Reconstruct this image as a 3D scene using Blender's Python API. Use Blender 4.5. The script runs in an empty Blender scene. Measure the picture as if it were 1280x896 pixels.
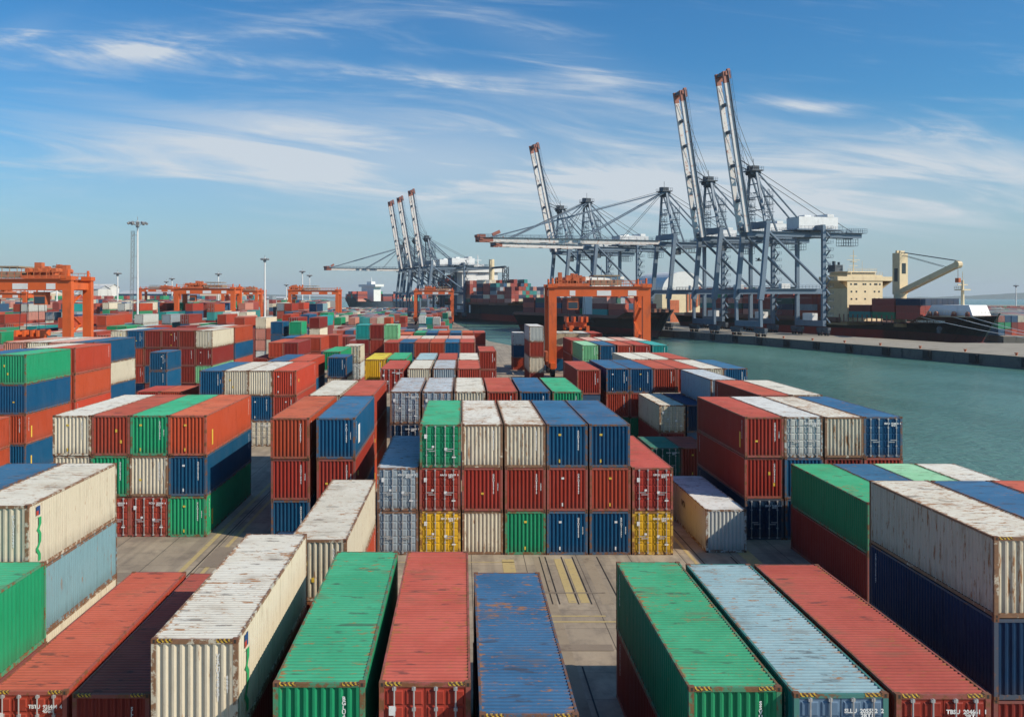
import bpy, math, random
from mathutils import Vector, Matrix
from mathutils.bvhtree import BVHTree
R = math.radians
S = bpy.context.scene
COL = S.collection
F, VX, VY, H = 1100.0, 578.0, 370.0, 15.4      # focal length in pixels of the 1280 px photo, vanishing point, eye height

# ---------------------------------------------------------------- camera
cam_d = bpy.data.cameras.new("camera")
cam = bpy.data.objects.new("camera", cam_d); COL.objects.link(cam)
cam.location = (0, 0, H); cam.rotation_euler = (R(90), 0, 0)
cam_d.sensor_width = 36; cam_d.lens = F/1280*36
cam_d.shift_x = (640-VX)/1280; cam_d.shift_y = -(448-VY)/1280
cam_d.clip_start = 0.5; cam_d.clip_end = 30000
S.camera = cam

# ---------------------------------------------------------------- nodes helper
class NT:
    def __init__(self, tree): self.t = tree; self.n = tree.nodes; self.l = tree.links
    def new(self, kind, **kw):
        nd = self.n.new(kind)
        for k, v in kw.items():
            if k.startswith('i_'):
                nd.inputs[k[2:]].default_value = v
            else: setattr(nd, k, v)
        return nd
    def link(self, a, b): self.l.new(a, b)
    def setin(self, sock, v):
        if isinstance(v, bpy.types.NodeSocket): self.l.new(v, sock)
        else: sock.default_value = v
    def math(self, op, a, b=0.0, c=0.0, clamp=False):
        nd = self.n.new('ShaderNodeMath'); nd.operation = op; nd.use_clamp = clamp
        self.setin(nd.inputs[0], a); self.setin(nd.inputs[1], b); self.setin(nd.inputs[2], c)
        return nd.outputs[0]
    def vmath(self, op, a, b=(0, 0, 0)):
        nd = self.n.new('ShaderNodeVectorMath'); nd.operation = op
        self.setin(nd.inputs[0], a); self.setin(nd.inputs[1], b); return nd.outputs[0]
    def mix(self, f, a, b, mode='MIX'):
        nd = self.n.new('ShaderNodeMix'); nd.data_type = 'RGBA'; nd.blend_type = mode
        self.setin(nd.inputs[0], f); self.setin(nd.inputs[6], a); self.setin(nd.inputs[7], b)
        return nd.outputs[2]
    def noise(self, vec, scale, detail=4, rough=.55, dist=0.0):
        nd = self.n.new('ShaderNodeTexNoise')
        nd.inputs['Scale'].default_value = scale; nd.inputs['Detail'].default_value = detail
        nd.inputs['Roughness'].default_value = rough; nd.inputs['Distortion'].default_value = dist
        self.l.new(vec, nd.inputs['Vector']); return nd.outputs[0]
    def step(self, v, a, b):
        nd = self.n.new('ShaderNodeMapRange'); nd.interpolation_type = 'SMOOTHSTEP'
        self.setin(nd.inputs[0], v); self.setin(nd.inputs[1], a); self.setin(nd.inputs[2], b)
        return nd.outputs[0]

# ---------------------------------------------------------------- sky and sun
HAZE = 0.00008
SUN = Vector((6.9, -3.4, 5.6)).normalized()
w = bpy.data.worlds.new("World"); S.world = w; w.use_nodes = True
w.node_tree.nodes.clear(); t = NT(w.node_tree)
sky = t.new('ShaderNodeTexSky', sky_type='NISHITA', sun_disc=False)
sky.sun_elevation = math.asin(SUN.z); sky.sun_rotation = math.atan2(SUN.x, SUN.y)
sky.air_density = 1.0; sky.dust_density = 1.2; sky.ozone_density = 2.0
tc = t.new('ShaderNodeTexCoord')
sep = t.new('ShaderNodeSeparateXYZ'); t.link(tc.outputs['Generated'], sep.inputs[0])
ay = t.math('MAXIMUM', t.math('ABSOLUTE', sep.outputs[1]), .15)
tx = t.math('DIVIDE', sep.outputs[0], ay); tz = t.math('DIVIDE', sep.outputs[2], ay)
def skyvec(a, b, c, ox=0.0):
    cb = t.new('ShaderNodeCombineXYZ')
    t.setin(cb.inputs[0], t.math('ADD', t.math('MULTIPLY', tx, a), ox))
    t.setin(cb.inputs[1], t.math('ADD', t.math('MULTIPLY', tz, b), t.math('MULTIPLY', tx, c)))
    return cb.outputs[0]
veil = t.noise(skyvec(2.0, 8.5, 0.9, 3.1), 1.0, 4, .5, .9)
fine = t.noise(skyvec(3.0, 22.0, 2.8, 7.7), 1.0, 9, .60, 1.6)
wisp = t.noise(skyvec(2.4, 20.0, 1.2, 1.3), 1.0, 7, .6, 1.8)
def bump(cx, cz, sx, sz, slope=0.0):
    dx = t.math('DIVIDE', t.math('SUBTRACT', tx, cx), sx)
    zz = t.math('SUBTRACT', t.math('SUBTRACT', tz, cz), t.math('MULTIPLY', t.math('SUBTRACT', tx, cx), slope))
    dz = t.math('DIVIDE', zz, sz)
    r2 = t.math('ADD', t.math('MULTIPLY', dx, dx), t.math('MULTIPLY', dz, dz))
    return t.math('EXPONENT', t.math('MULTIPLY', r2, -1.0))
def pxz(px, py): return (px-VX)/F, (VY-py)/F
def bp(px, py, sx, sz, slope=0.0):
    a, b = pxz(px, py); return bump(a, b, sx/F, sz/F, slope)
band = t.math('ADD', bp(480, 205, 480, 66, -.02), bp(1100, 238, 300, 58, .02))
band = t.math('ADD', band, t.math('MULTIPLY', bp(520, 195, 190, 48, -.05), .7))
wisps = t.math('ADD', t.math('ADD', bp(180, 55, 260, 26, .03), bp(430, 92, 230, 12, -.08)), t.math('ADD', bp(690, 62, 120, 26, -.35), bp(980, 133, 90, 8, .0)))
wisps = t.math('ADD', wisps, t.math('ADD', bp(1130, 160, 120, 12, -.05), bp(30, 38, 50, 18, .3)))
cov = t.math('ADD', t.math('MULTIPLY', band, t.math('ADD', .34, t.math('MULTIPLY', t.step(t.math('ADD', t.math('MULTIPLY', veil, .55), t.math('MULTIPLY', fine, .50)), .42, .66), 1.1))),
             t.math('MULTIPLY', wisps, t.math('ADD', .10, t.math('MULTIPLY', t.step(t.math('ADD', t.math('MULTIPLY', fine, .55), t.math('MULTIPLY', wisp, .45)), .43, .66), 1.15))))
cov = t.math('ADD', cov, t.math('MULTIPLY', t.step(t.math('ADD', t.math('MULTIPLY', wisp, .5), t.math('MULTIPLY', fine, .5)), .5, .78), .35))
cov = t.math('MULTIPLY', cov, t.step(sep.outputs[2], .012, .10))
cov = t.math('MINIMUM', t.math('MULTIPLY', cov, .86), .88)
hs = t.new('ShaderNodeHueSaturation'); hs.inputs['Saturation'].default_value = 1.18; hs.inputs['Value'].default_value = .98
t.link(sky.outputs[0], hs.inputs['Color'])
hz = t.step(tz, .20, -.02)
blue = t.mix(1.0, hs.outputs[0], (.50, 1.06, 1.34, 1), 'MULTIPLY')
base = t.mix(t.math('MULTIPLY', hz, .80), blue, (4.9, 5.75, 6.3, 1))
skyc = t.mix(cov, base, (6.6, 7.1, 7.6, 1))
bg = t.new('ShaderNodeBackground'); bg.inputs[1].default_value = .1
t.link(skyc, bg.inputs[0])
wo = t.new('ShaderNodeOutputWorld'); t.link(bg.outputs[0], wo.inputs[0])

sd = bpy.data.lights.new("sun", 'SUN'); sd.energy = 5.0; sd.angle = R(.5); sd.color = (1, .88, .72)
so = bpy.data.objects.new("sun", sd); COL.objects.link(so)
so.rotation_euler = SUN.to_track_quat('Z', 'Y').to_euler(); so.location = (60, -30, 80)
S.view_settings.view_transform = 'Standard'; S.view_settings.look = 'None'
S.view_settings.gamma = 1; S.view_settings.use_curve_mapping = False
S.view_settings.exposure = 0.0

# ---------------------------------------------------------------- mesh builder
class MB:
    def __init__(self): self.v = []; self.f = []; self.m = []
    def quad(self, a, b, c, d, m=0):
        i = len(self.v); self.v += [tuple(a), tuple(b), tuple(c), tuple(d)]; self.f.append((i, i+1, i+2, i+3)); self.m.append(m)
    def box(self, x0, x1, y0, y1, z0, z1, m=0):
        i = len(self.v)
        self.v += [(x0, y0, z0), (x1, y0, z0), (x1, y1, z0), (x0, y1, z0), (x0, y0, z1), (x1, y0, z1), (x1, y1, z1), (x0, y1, z1)]
        for q in ((0, 3, 2, 1), (4, 5, 6, 7), (0, 1, 5, 4), (1, 2, 6, 5), (2, 3, 7, 6), (3, 0, 4, 7)):
            self.f.append(tuple(i+k for k in q)); self.m.append(m)
        return self
    def tube(self, p0, p1, r0, r1=None, n=6, m=0):
        r1 = r0 if r1 is None else r1
        p0 = Vector(p0); p1 = Vector(p1); d = (p1-p0)
        if d.length < 1e-6: return self
        d.normalize(); a = d.orthogonal() if abs(d.z) > .999 else d.cross(Vector((0, 0, 1))); a.normalize(); b = a.cross(d)
        i = len(self.v); off = math.pi/n
        for p, r in ((p0, r0), (p1, r1)):
            for k in range(n):
                an = 2*math.pi*k/n+off
                self.v.append(tuple(p + a*math.cos(an)*r + b*math.sin(an)*r))
        for k in range(n):
            k2 = (k+1) % n
            self.f.append((i+k, i+k2, i+n+k2, i+n+k)); self.m.append(m)
        self.f.append(tuple(i+k for k in reversed(range(n)))); self.m.append(m)
        self.f.append(tuple(i+n+k for k in range(n))); self.m.append(m)
        return self
    def bar(self, p0, p1, wd, hd=None, m=0):          # rectangular beam, wd across, hd along the other way
        hd = wd if hd is None else hd
        p0 = Vector(p0); p1 = Vector(p1); d = (p1-p0)
        if d.length < 1e-6: return self
        d.normalize(); a = Vector((0, 1, 0)) if abs(d.z) > .97 else d.cross(Vector((0, 0, 1)))
        a = (a - d*a.dot(d)).normalized(); b = a.cross(d)
        i = len(self.v)
        for p in (p0, p1):
            for sa, sb in ((-1, -1), (1, -1), (1, 1), (-1, 1)):
                self.v.append(tuple(p + a*sa*wd/2 + b*sb*hd/2))
        for q in ((0, 1, 2, 3), (7, 6, 5, 4), (0, 4, 5, 1), (1, 5, 6, 2), (2, 6, 7, 3), (3, 7, 4, 0)):
            self.f.append(tuple(i+k for k in q)); self.m.append(m)
        return self
    def rail(self, p0, p1, h=1.1, n=6, r=.04, m=0):
        p0 = Vector(p0); p1 = Vector(p1)
        for k in range(n+1):
            p = p0.lerp(p1, k/n); self.tube(p, p+Vector((0, 0, h)), r, n=3, m=m)
        for hh in (h*.5, h): self.tube(p0+Vector((0, 0, hh)), p1+Vector((0, 0, hh)), r, n=3, m=m)
        return self
    def lattice(self, p0, p1, wd, n, r=.05, m=0):      # square lattice tower
        p0 = Vector(p0); p1 = Vector(p1); d = (p1-p0).normalized()
        a = (Vector((0, 1, 0)) if abs(d.z) > .9 else d.cross(Vector((0, 0, 1)))).normalized(); b = a.cross(d)
        cs = [a*sa*wd/2+b*sb*wd/2 for sa, sb in ((-1, -1), (1, -1), (1, 1), (-1, 1))]
        for c in cs: self.tube(p0+c, p1+c, r, n=4, m=m)
        for k in range(n):
            q0 = p0.lerp(p1, k/n); q1 = p0.lerp(p1, (k+1)/n)
            for j in range(4):
                c0, c1 = cs[j], cs[(j+1) % 4]
                if k % 2: c0, c1 = c1, c0
                self.tube(q0+c0, q1+c1, r*.7, n=3, m=m); self.tube(q0+c0, q0+c1, r*.7, n=3, m=m)
        return self
    def mesh(self, name, mats, smooth=False):
        me = bpy.data.meshes.new(name); me.from_pydata(self.v, [], self.f)
        for mt in (mats if isinstance(mats, (list, tuple)) else [mats]): me.materials.append(mt)
        me.polygons.foreach_set('material_index', self.m)
        if smooth: me.polygons.foreach_set('use_smooth', [True]*len(self.f))
        me.update(); return me
    def build(self, name, mats, parent=None, smooth=False):
        return link(name, self.mesh(name, mats, smooth), parent)
def link(name, me, parent=None):
    o = bpy.data.objects.new(name, me); COL.objects.link(o); o.parent = parent; return o
def empty(name, loc=(0, 0, 0), rz=0.0):
    o = bpy.data.objects.new(name, None); COL.objects.link(o); o.location = loc; o.rotation_euler = (0, 0, rz)
    o.empty_display_size = .5; return o
def tag(o, label=None, cat=None, group=None, kind=None):
    if label: o['label'] = label
    if cat: o['category'] = cat
    if group: o['group'] = group
    if kind: o['kind'] = kind
    return o
def copy_tree(o, parent=None):
    c = o.copy(); COL.objects.link(c); c.parent = parent
    for ch in list(o.children): copy_tree(ch, c)
    return c

# ---------------------------------------------------------------- materials
def material(name):
    m = bpy.data.materials.new(name); m.use_nodes = True; m.node_tree.nodes.clear()
    t = NT(m.node_tree)
    out = t.new('ShaderNodeOutputMaterial'); b = t.new('ShaderNodeBsdfPrincipled'); t.link(b.outputs[0], out.inputs[0])
    return m, t, b
def simple(name, col, rough=.6, metal=0.0, var=.18, scale=.6, grime=.25, gscale=1.5, gcol=(.09, .055, .035, 1), stretch=(1, 1, .35)):
    m, t, b = material(name)
    tc = t.new('ShaderNodeTexCoord'); oi = t.new('ShaderNodeObjectInfo')
    v = t.vmath('ADD', tc.outputs['Object'], t.vmath('MULTIPLY', oi.outputs['Location'], (.37, .53, .71)))
    n1 = t.noise(v, scale, 5, .6)
    c = t.mix(t.math('MULTIPLY', t.step(n1, .3, .7), var), (*col, 1), tuple(min(1, x*1.5+.03) for x in col)+(1,))
    n2 = t.noise(t.vmath('MULTIPLY', v, stretch), gscale, 7, .65)
    c = t.mix(t.math('MULTIPLY', t.step(n2, .52, .72), grime), c, gcol)
    t.link(c, b.inputs['Base Color']); b.inputs['Roughness'].default_value = rough; b.inputs['Metallic'].default_value = metal
    return m

def paint(name, roof=False):
    """weathered container paint; colour and amount of rust come from the object's own colour"""
    m, t, b = material(name)
    tc = t.new('ShaderNodeTexCoord'); oi = t.new('ShaderNodeObjectInfo')
    p = tc.outputs['Object']
    off = t.vmath('MULTIPLY', oi.outputs['Location'], (.731, .417, 1.93))
    v = t.vmath('ADD', p, off)
    rust_amt = oi.outputs['Alpha']
    base = oi.outputs['Color']
    hsv = t.new('ShaderNodeHueSaturation'); t.link(base, hsv.inputs['Color'])
    oneoff = t.noise(off, 5.3, 0)
    t.link(t.math('ADD', .86, t.math('MULTIPLY', oneoff, .28)), hsv.inputs['Value'])
    t.link(t.math('ADD', .492, t.math('MULTIPLY', t.noise(off, 3.1, 0), .016)), hsv.inputs['Hue'])
    base = hsv.outputs[0]
    big = t.noise(v, .45, 4, .6)
    if roof:      # sun-bleached chalky roof paint, brightened more because base colours are darkened for wall shade
        fade = t.mix(1.0, t.mix(1.0, t.mix(1.0, base, (1.95, 1.95, 1.95, 1), 'MULTIPLY'), t.mix(1.0, t.mix(1.0, base, base, 'MULTIPLY'), (1.5, 1.5, 1.5, 1), 'MULTIPLY'), 'SUBTRACT'), (.04, .036, .032, 1), 'ADD')
        f = t.math('ADD', .65, t.math('MULTIPLY', t.step(big, .3, .7), .45))
        col = t.mix(f, base, fade)
    else:
        fade = t.mix(1.0, base, (.03, .03, .03, 1), 'ADD')
        f = t.math('MULTIPLY', t.step(big, .35, .75), .35)
        col = t.mix(f, base, fade)
    sx = t.new('ShaderNodeSeparateXYZ'); t.link(p, sx.inputs[0])
    if roof:
        vs = t.vmath('MULTIPLY', v, (.55, 2.2, 1)); vf = t.vmath('MULTIPLY', v, (2.2, 9.0, 1))
        # grime settled in every valley of the roof sheet
        ph = t.math('FRACT', t.math('MULTIPLY', sx.outputs[1], 1/.209))
        val = t.step(t.math('ABSOLUTE', t.math('SUBTRACT', ph, .5)), .30, .48)
        gn = t.noise(vs, 1.2, 6, .7)
        col = t.mix(t.math('MULTIPLY', val, t.math('MULTIPLY', gn, .62)), col, (.06, .045, .035, 1))
    else:
        vs = t.vmath('MULTIPLY', v, (1.6, 1.6, .28)); vf = t.vmath('MULTIPLY', v, (6, 6, 1.2))
        gn = t.noise(vs, 2.0, 6, .7)
        col = t.mix(t.math('MULTIPLY', t.step(gn, .48, .8), .55), col, t.mix(1.0, col, (.45, .40, .36, 1), 'MULTIPLY'))
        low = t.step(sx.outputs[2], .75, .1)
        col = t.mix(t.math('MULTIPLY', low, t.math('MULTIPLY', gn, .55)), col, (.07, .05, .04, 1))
    # rust patches, larger ones and flecks
    n2 = t.noise(vs, 3.1, 10, .74)
    if roof:
        ex = t.step(t.math('ABSOLUTE', sx.outputs[0]), .98, 1.22)
        n2 = t.math('ADD', n2, t.math('MULTIPLY', ex, .12))
        n2 = t.math('ADD', n2, t.math('MULTIPLY', t.step(t.noise(v, .33, 2), .5, .75), .07))
    th = t.math('SUBTRACT', .640 if roof else .705, t.math('MULTIPLY', rust_amt, .10 if roof else .14))
    rust = t.step(n2, th, t.math('ADD', th, .085))
    n3 = t.noise(vf, 1.7, 6, .7)
    th3 = t.math('SUBTRACT', .685 if roof else .72, t.math('MULTIPLY', rust_amt, .08))
    rust = t.math('MAXIMUM', rust, t.math('MULTIPLY', t.step(n3, th3, t.math('ADD', th3, .03)), .8))
    if roof:      # dents that hold dirty water marks, repaired plates
        vo = t.new('ShaderNodeTexVoronoi'); vo.inputs['Scale'].default_value = .42; t.link(t.vmath('ADD', v, t.vmath('MULTIPLY', tc.outputs['Object'], (.15, 0, 0))), vo.inputs['Vector'])
        pud = t.math('MULTIPLY', t.step(vo.outputs['Distance'], .42, .18), t.step(gn, .42, .62))
        col = t.mix(t.math('MULTIPLY', pud, .42), col, (.17, .11, .07, 1))
    rc = t.mix(t.noise(v, 9.0, 3), (.38, .15, .042, 1), (.13, .055, .022, 1))
    if roof: rc = t.mix(.3, rc, (.42, .21, .085, 1))
    col = t.mix(t.math('MULTIPLY', rust, .88), col, rc)
    # dark smears and pale scuffs
    n4 = t.noise(t.vmath('ADD', vs, (13, 7, 3)), 1.5, 8, .6)
    if roof: col = t.mix(t.math('MULTIPLY', t.step(n4, .585, .66), .6), col, (.06, .045, .045, 1))
    n5 = t.noise(t.vmath('ADD', vf, (3, 17, 5)), 1.3, 5, .7)
    col = t.mix(t.math('MULTIPLY', t.step(n5, .70, .76), .4), col, (.5, .48, .44, 1))
    t.link(col, b.inputs['Base Color'])
    t.link(t.math('ADD', .5 if not roof else .66, t.math('MULTIPLY', rust, .3)), b.inputs['Roughness'])
    b.inputs['Specular IOR Level'].default_value = .14
    bm = t.new('ShaderNodeBump'); bm.inputs['Strength'].default_value = .4; bm.inputs['Distance'].default_value = .05
    t.link(t.math('ADD', t.noise(v, 2.5, 3), t.math('MULTIPLY', rust, .1)), bm.inputs['Height']); t.link(bm.outputs[0], b.inputs['Normal'])
    return m
def frame_paint():
    m, t, b = material('container_frame_paint')
    tc = t.new('ShaderNodeTexCoord'); oi = t.new('ShaderNodeObjectInfo')
    v = t.vmath('ADD', tc.outputs['Object'], t.vmath('MULTIPLY', oi.outputs['Location'], (.7, .4, 1.9)))
    n = t.noise(v, 2.6, 7, .7)
    th = t.math('SUBTRACT', .58, t.math('MULTIPLY', oi.outputs['Alpha'], .20))
    r = t.step(n, th, t.math('ADD', th, .08))
    rc = t.mix(t.noise(v, 8, 3), (.30, .12, .035, 1), (.07, .03, .018, 1))
    c = t.mix(t.math('MULTIPLY', r, .9), t.mix(.12, oi.outputs['Color'], (.4, .38, .33, 1)), rc)
    t.link(c, b.inputs['Base Color']); b.inputs['Roughness'].default_value = .65
    return m
def flat(name, col, rough=.6, emis=None):
    m, t, b = material(name); b.inputs['Base Color'].default_value = (*col, 1); b.inputs['Roughness'].default_value = rough
    return m
M = {}
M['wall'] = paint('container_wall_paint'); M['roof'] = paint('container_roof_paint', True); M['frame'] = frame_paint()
M['bar'] = simple('galvanised_bar', (.42, .42, .42), .45, .3, grime=.5, gscale=4, gcol=(.16, .09, .05, 1))
M['mark_white'] = simple('white_lettering', (.72, .72, .70), .6, grime=.35, gscale=9)
M['mark_yellow'] = simple('yellow_sticker', (.68, .45, .05), .6, grime=.25, gscale=6)
M['mark_dark'] = flat('dark_lettering', (.05, .025, .02), .7)
M['mark_green'] = simple('green_logo_paint', (.02, .30, .10), .6, grime=.2, gscale=5)
M['mark_blue'] = flat('navy_logo_paint', (.02, .06, .17))
M['mark_red'] = flat('red_logo_paint', (.42, .05, .03))
M['cast'] = simple('rusty_casting', (.16, .065, .03), .8, grime=.5, gscale=8, gcol=(.05, .025, .018, 1))
def hazard():
    m, t, b = material('yellow_black_stripes')
    tc = t.new('ShaderNodeTexCoord'); sp = t.new('ShaderNodeSeparateXYZ'); t.link(tc.outputs['Object'], sp.inputs[0])
    ph = t.math('FRACT', t.math('MULTIPLY', t.math('ADD', t.math('ADD', sp.outputs[0], sp.outputs[2]), t.math('MULTIPLY', t.noise(tc.outputs['Object'], 14, 2), .05)), 8.5))
    c = t.mix(t.step(ph, .5, .56), (.66, .42, .04, 1), (.03, .02, .015, 1))
    n = t.noise(tc.outputs['Object'], 16, 4, .7)
    c = t.mix(t.step(n, .47, .56), c, (.14, .06, .035, 1)); t.link(c, b.inputs['Base Color']); b.inputs['Roughness'].default_value = .7
    return m
M['hazard'] = hazard()
# ================================================================ ground, water
def concrete():
    m, t, b = material('yard_concrete')
    g = t.new('ShaderNodeNewGeometry'); p = g.outputs['Position']
    sp = t.new('ShaderNodeSeparateXYZ'); t.link(p, sp.inputs[0])
    n1 = t.noise(p, .12, 5, .6); n2 = t.noise(t.vmath('MULTIPLY', p, (1, .7, 1)), .7, 8, .7); n3 = t.noise(p, 3.0, 6, .7)
    c = t.mix(t.step(n1, .3, .7), (.44, .36, .26, 1), (.31, .25, .18, 1))
    c = t.mix(t.math('MULTIPLY', t.step(n2, .42, .66), .6), c, (.15, .12, .095, 1))
    c = t.mix(t.math('MULTIPLY', t.step(n3, .5, .8), .35), c, (.38, .32, .25, 1))
    # slab joints: long ones every 3.1 m, cross ones every 2.4 m
    def joint(s, per, wd, off):
        f = t.math('FRACT', t.math('DIVIDE', t.math('ADD', s, off), per))
        return t.math('LESS_THAN', f, wd/per)
    # slab-to-slab tone
    cell = t.new('ShaderNodeCombineXYZ')
    t.link(t.math('FLOOR', t.math('DIVIDE', t.math('ADD', sp.outputs[0], 300.2), 3.1)), cell.inputs[0])
    t.link(t.math('FLOOR', t.math('DIVIDE', t.math('ADD', sp.outputs[1], 0), 2.4)), cell.inputs[1])
    wn = t.new('ShaderNodeTexWhiteNoise'); t.link(cell.outputs[0], wn.inputs[0])
    c = t.mix(t.math('MULTIPLY', wn.outputs[0], .28), c, (.16, .13, .10, 1))
    j = t.math('MAXIMUM', joint(sp.outputs[0], 3.1, .05, 300.2), t.math('MULTIPLY', joint(sp.outputs[1], 2.4, .035, 0), .7))
    c = t.mix(t.math('MULTIPLY', j, .8), c, (.05, .04, .03, 1))
    # wheel tracks along the lanes, oil
    wv = t.noise(t.vmath('MULTIPLY', p, (1.3, .03, 1)), 1.0, 3)
    c = t.mix(t.math('MULTIPLY', t.step(wv, .48, .68), .3), c, (.10, .08, .065, 1))
    oil = t.noise(t.vmath('MULTIPLY', p, (1, .6, 1)), .8, 4, .5)
    c = t.mix(t.math('MULTIPLY', t.step(oil, .69, .74), .75), c, (.04, .03, .025, 1))
    t.link(c, b.inputs['Base Color']); b.inputs['Roughness'].default_value = .88
    bm = t.new('ShaderNodeBump'); bm.inputs['Strength'].default_value = .3; bm.inputs['Distance'].default_value = .02
    t.link(n3, bm.inputs['Height']); t.link(bm.outputs[0], b.inputs['Normal'])
    return m
def water_mat():
    m, t, b = material('harbour_water')
    g = t.new('ShaderNodeNewGeometry'); p = g.outputs['Position']
    n = t.noise(t.vmath('MULTIPLY', p, (1, .45, 1)), .035, 5, .6)
    c = t.mix(t.step(n, .35, .65), (.060, .155, .115, 1), (.092, .21, .165, 1))
    t.link(c, b.inputs['Base Color']); t.link(t.math('ADD', .10, t.math('MULTIPLY', n, .22)), b.inputs['Roughness']); b.inputs['IOR'].default_value = 1.33
    b.inputs['Specular IOR Level'].default_value = .5
    a = t.noise(t.vmath('MULTIPLY', p, (1, 1.6, 1)), .55, 6, .62, .4)
    a2 = t.noise(t.vmath('MULTIPLY', p, (1, 1.3, 1)), .09, 3, .5)
    bm = t.new('ShaderNodeBump'); bm.inputs['Strength'].default_value = .9; bm.inputs['Distance'].default_value = .75
    t.link(t.math('ADD', a, t.math('MULTIPLY', a2, .9)), bm.inputs['Height']); t.link(bm.outputs[0], b.inputs['Normal'])
    return m
M['concrete'] = concrete(); M['water'] = water_mat()
M['quay'] = simple('quay_wall', (.13, .115, .10), .9, grime=.8, gscale=.6, gcol=(.03, .028, .022, 1))
M['pier'] = simple('pier_concrete', (.29, .255, .20), .9, var=.3, scale=.08, grime=.7, gscale=.15, gcol=(.13, .11, .085, 1), stretch=(1, 1, 1))
WZ = -3.0
def land(name, poly, mat, wall, zt=0.0):
    n = len(poly)
    me = bpy.data.meshes.new(name)
    vs = [(x, y, zt) for x, y in poly]+[(x, y, WZ-2) for x, y in poly]
    area = sum(poly[i][0]*poly[(i+1) % n][1]-poly[(i+1) % n][0]*poly[i][1] for i in range(n))
    top = tuple(range(n)) if area > 0 else tuple(reversed(range(n)))
    fs = [top]+[(i, i+n, (i+1) % n+n, (i+1) % n) if area > 0 else (i, (i+1) % n, (i+1) % n+n, i+n) for i in range(n)]
    me.from_pydata(vs, [], fs); me.materials.append(mat); me.materials.append(wall)
    me.polygons.foreach_set('material_index', [0]+[1]*n); me.update()
    o = link(name, me); o['kind'] = 'structure'; return o
BIG = 9000
wm = MB(); wm.quad((-BIG, -400, WZ), (BIG, -400, WZ), (BIG, BIG, WZ), (-BIG, BIG, WZ)); tag(wm.build('water', M['water']), kind='structure')
land('ground', [(-3500, -300), (36, -300), (36, 200), (24, 238), (9, 300), (3, 400), (-8, 560), (-14, 600), (-12, 760), (-50, 770), (-54, 612), (-86, 610), (-139, 1000), (-420, 3000), (-3500, 3000)], M['concrete'], M['quay'])
def edge(Y): return 142-.283*(Y-223)
land('pier', [(edge(60), 60), (edge(380), 380), (50, 488), (68, 560), (20, 740), (60, 760), (95, 600), (150, 590), (155, 505), (100, 500), (edge(290)+38, 290), (420, 262), (420, 60)], M['pier'], M['quay'])
land('far_terminal_ground', [(206, 335), (1500, 300), (1700, 1500), (420, 1500), (262, 470)], M['concrete'], M['quay'])

# painted marks and rails on the yard, thin sheets above the slabs
M['yline'] = simple('worn_yellow_paint', (.42, .32, .14), .85, grime=1.0, gscale=3.0, gcol=(.27, .22, .16, 1), stretch=(1, 1, 1))
M['rail'] = flat('dark_groove', (.03, .025, .02), .7)
M['patch'] = simple('asphalt_patch', (.22, .175, .13), .9, grime=.7, gscale=.8, stretch=(1, 1, 1))
M['strip'] = simple('worn_strip', (.27, .215, .15), .9, grime=.6, gscale=.9, stretch=(1, 1, 1))
def sheet(name, rects, mat, z=.005):
    mb = MB()
    for x0, x1, y0, y1 in rects: mb.quad((x0, y0, z), (x1, y0, z), (x1, y1, z), (x0, y1, z))
    return tag(mb.build(name, mat), kind='structure')
sheet('ground_strip', [(4.15, 4.75, 20, 52), (7.0, 7.6, 44, 52), (-6.4, -5.6, 20, 52), (-30, -29.2, 30, 52), (-22.4, -21.8, 42, 56)], M['strip'], .004)
sheet('painted_lines', [(3.4, 3.72, 36.5, 41.4), (2.95, 6.9, 42.3, 42.45), (3.0, 4.1, 45.0, 45.22), (3.0, 12, 41.55, 41.72), (2.3, 3.0, 47.0, 51.5), (5.35, 5.75, 44.2, 51.6), (5.95, 6.4, 44.2, 51.6),
      (3.4, 3.75, 22.0, 36.0), (-4.2, 3.0, 50.9, 51.0), (16.5, 17.3, 28, 58), (-34, -33.6, 30, 70), (-14.6, -14.35, 34, 80), (-15.9, -15.6, 34, 80), (13.4, 13.6, 36, 80)], M['yline'], .009)
sheet('rail_groove', [(4.95, 5.02, 18, 36.6), (3.95, 4.0, 37, 42), (4.5, 4.56, 44, 52), (4.85, 4.91, 44, 52), (6.45, 6.51, 44, 52), (5.8, 5.86, 44, 52), (7.9, 7.96, 40, 52), (-15.2, -15.12, 30, 90), (13.9, 13.98, 36, 90), (15.8, 15.9, 28, 52)], M['rail'], .013)
sheet('ground_patch', [(2.6, 6.6, 38.2, 38.9), (3.6, 7.4, 45.6, 45.75), (-15, -9, 50, 54), (-32, -17, 47.5, 49)], M['patch'], .017)

# distant ridge
rm = MB(); rnd = random.Random(5)
def ridge(x0, x1, Y, hs, seed):
    r = random.Random(seed); n = 40; mb = MB(); pts = []
    for k in range(n+1):
        q = k/n; h = hs*math.sin(math.pi*q)**.5*(.6+.4*math.sin(q*9+seed)+.12*r.random()); pts.append((x0+(x1-x0)*q, h))
    for k in range(n):
        (xa, ha), (xb, hb) = pts[k], pts[k+1]
        mb.quad((xa, Y, WZ), (xb, Y, WZ), (xb, Y+300, max(hb, 0)+WZ), (xa, Y+300, max(ha, 0)+WZ))
        mb.quad((xa, Y+300, max(ha, 0)+WZ), (xb, Y+300, max(hb, 0)+WZ), (xb, Y+900, WZ), (xa, Y+900, WZ))
    return mb
M['hill'] = simple('far_hill', (.10, .13, .11), .95, scale=.003)
h = ridge(2300, 5500, 5200, 60, 3).build('hills', M['hill'], smooth=True); h['kind'] = 'structure'
h = ridge(-5000, -400, 6200, 38, 8).build('hills', M['hill'], smooth=True); h['kind'] = 'structure'

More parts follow.
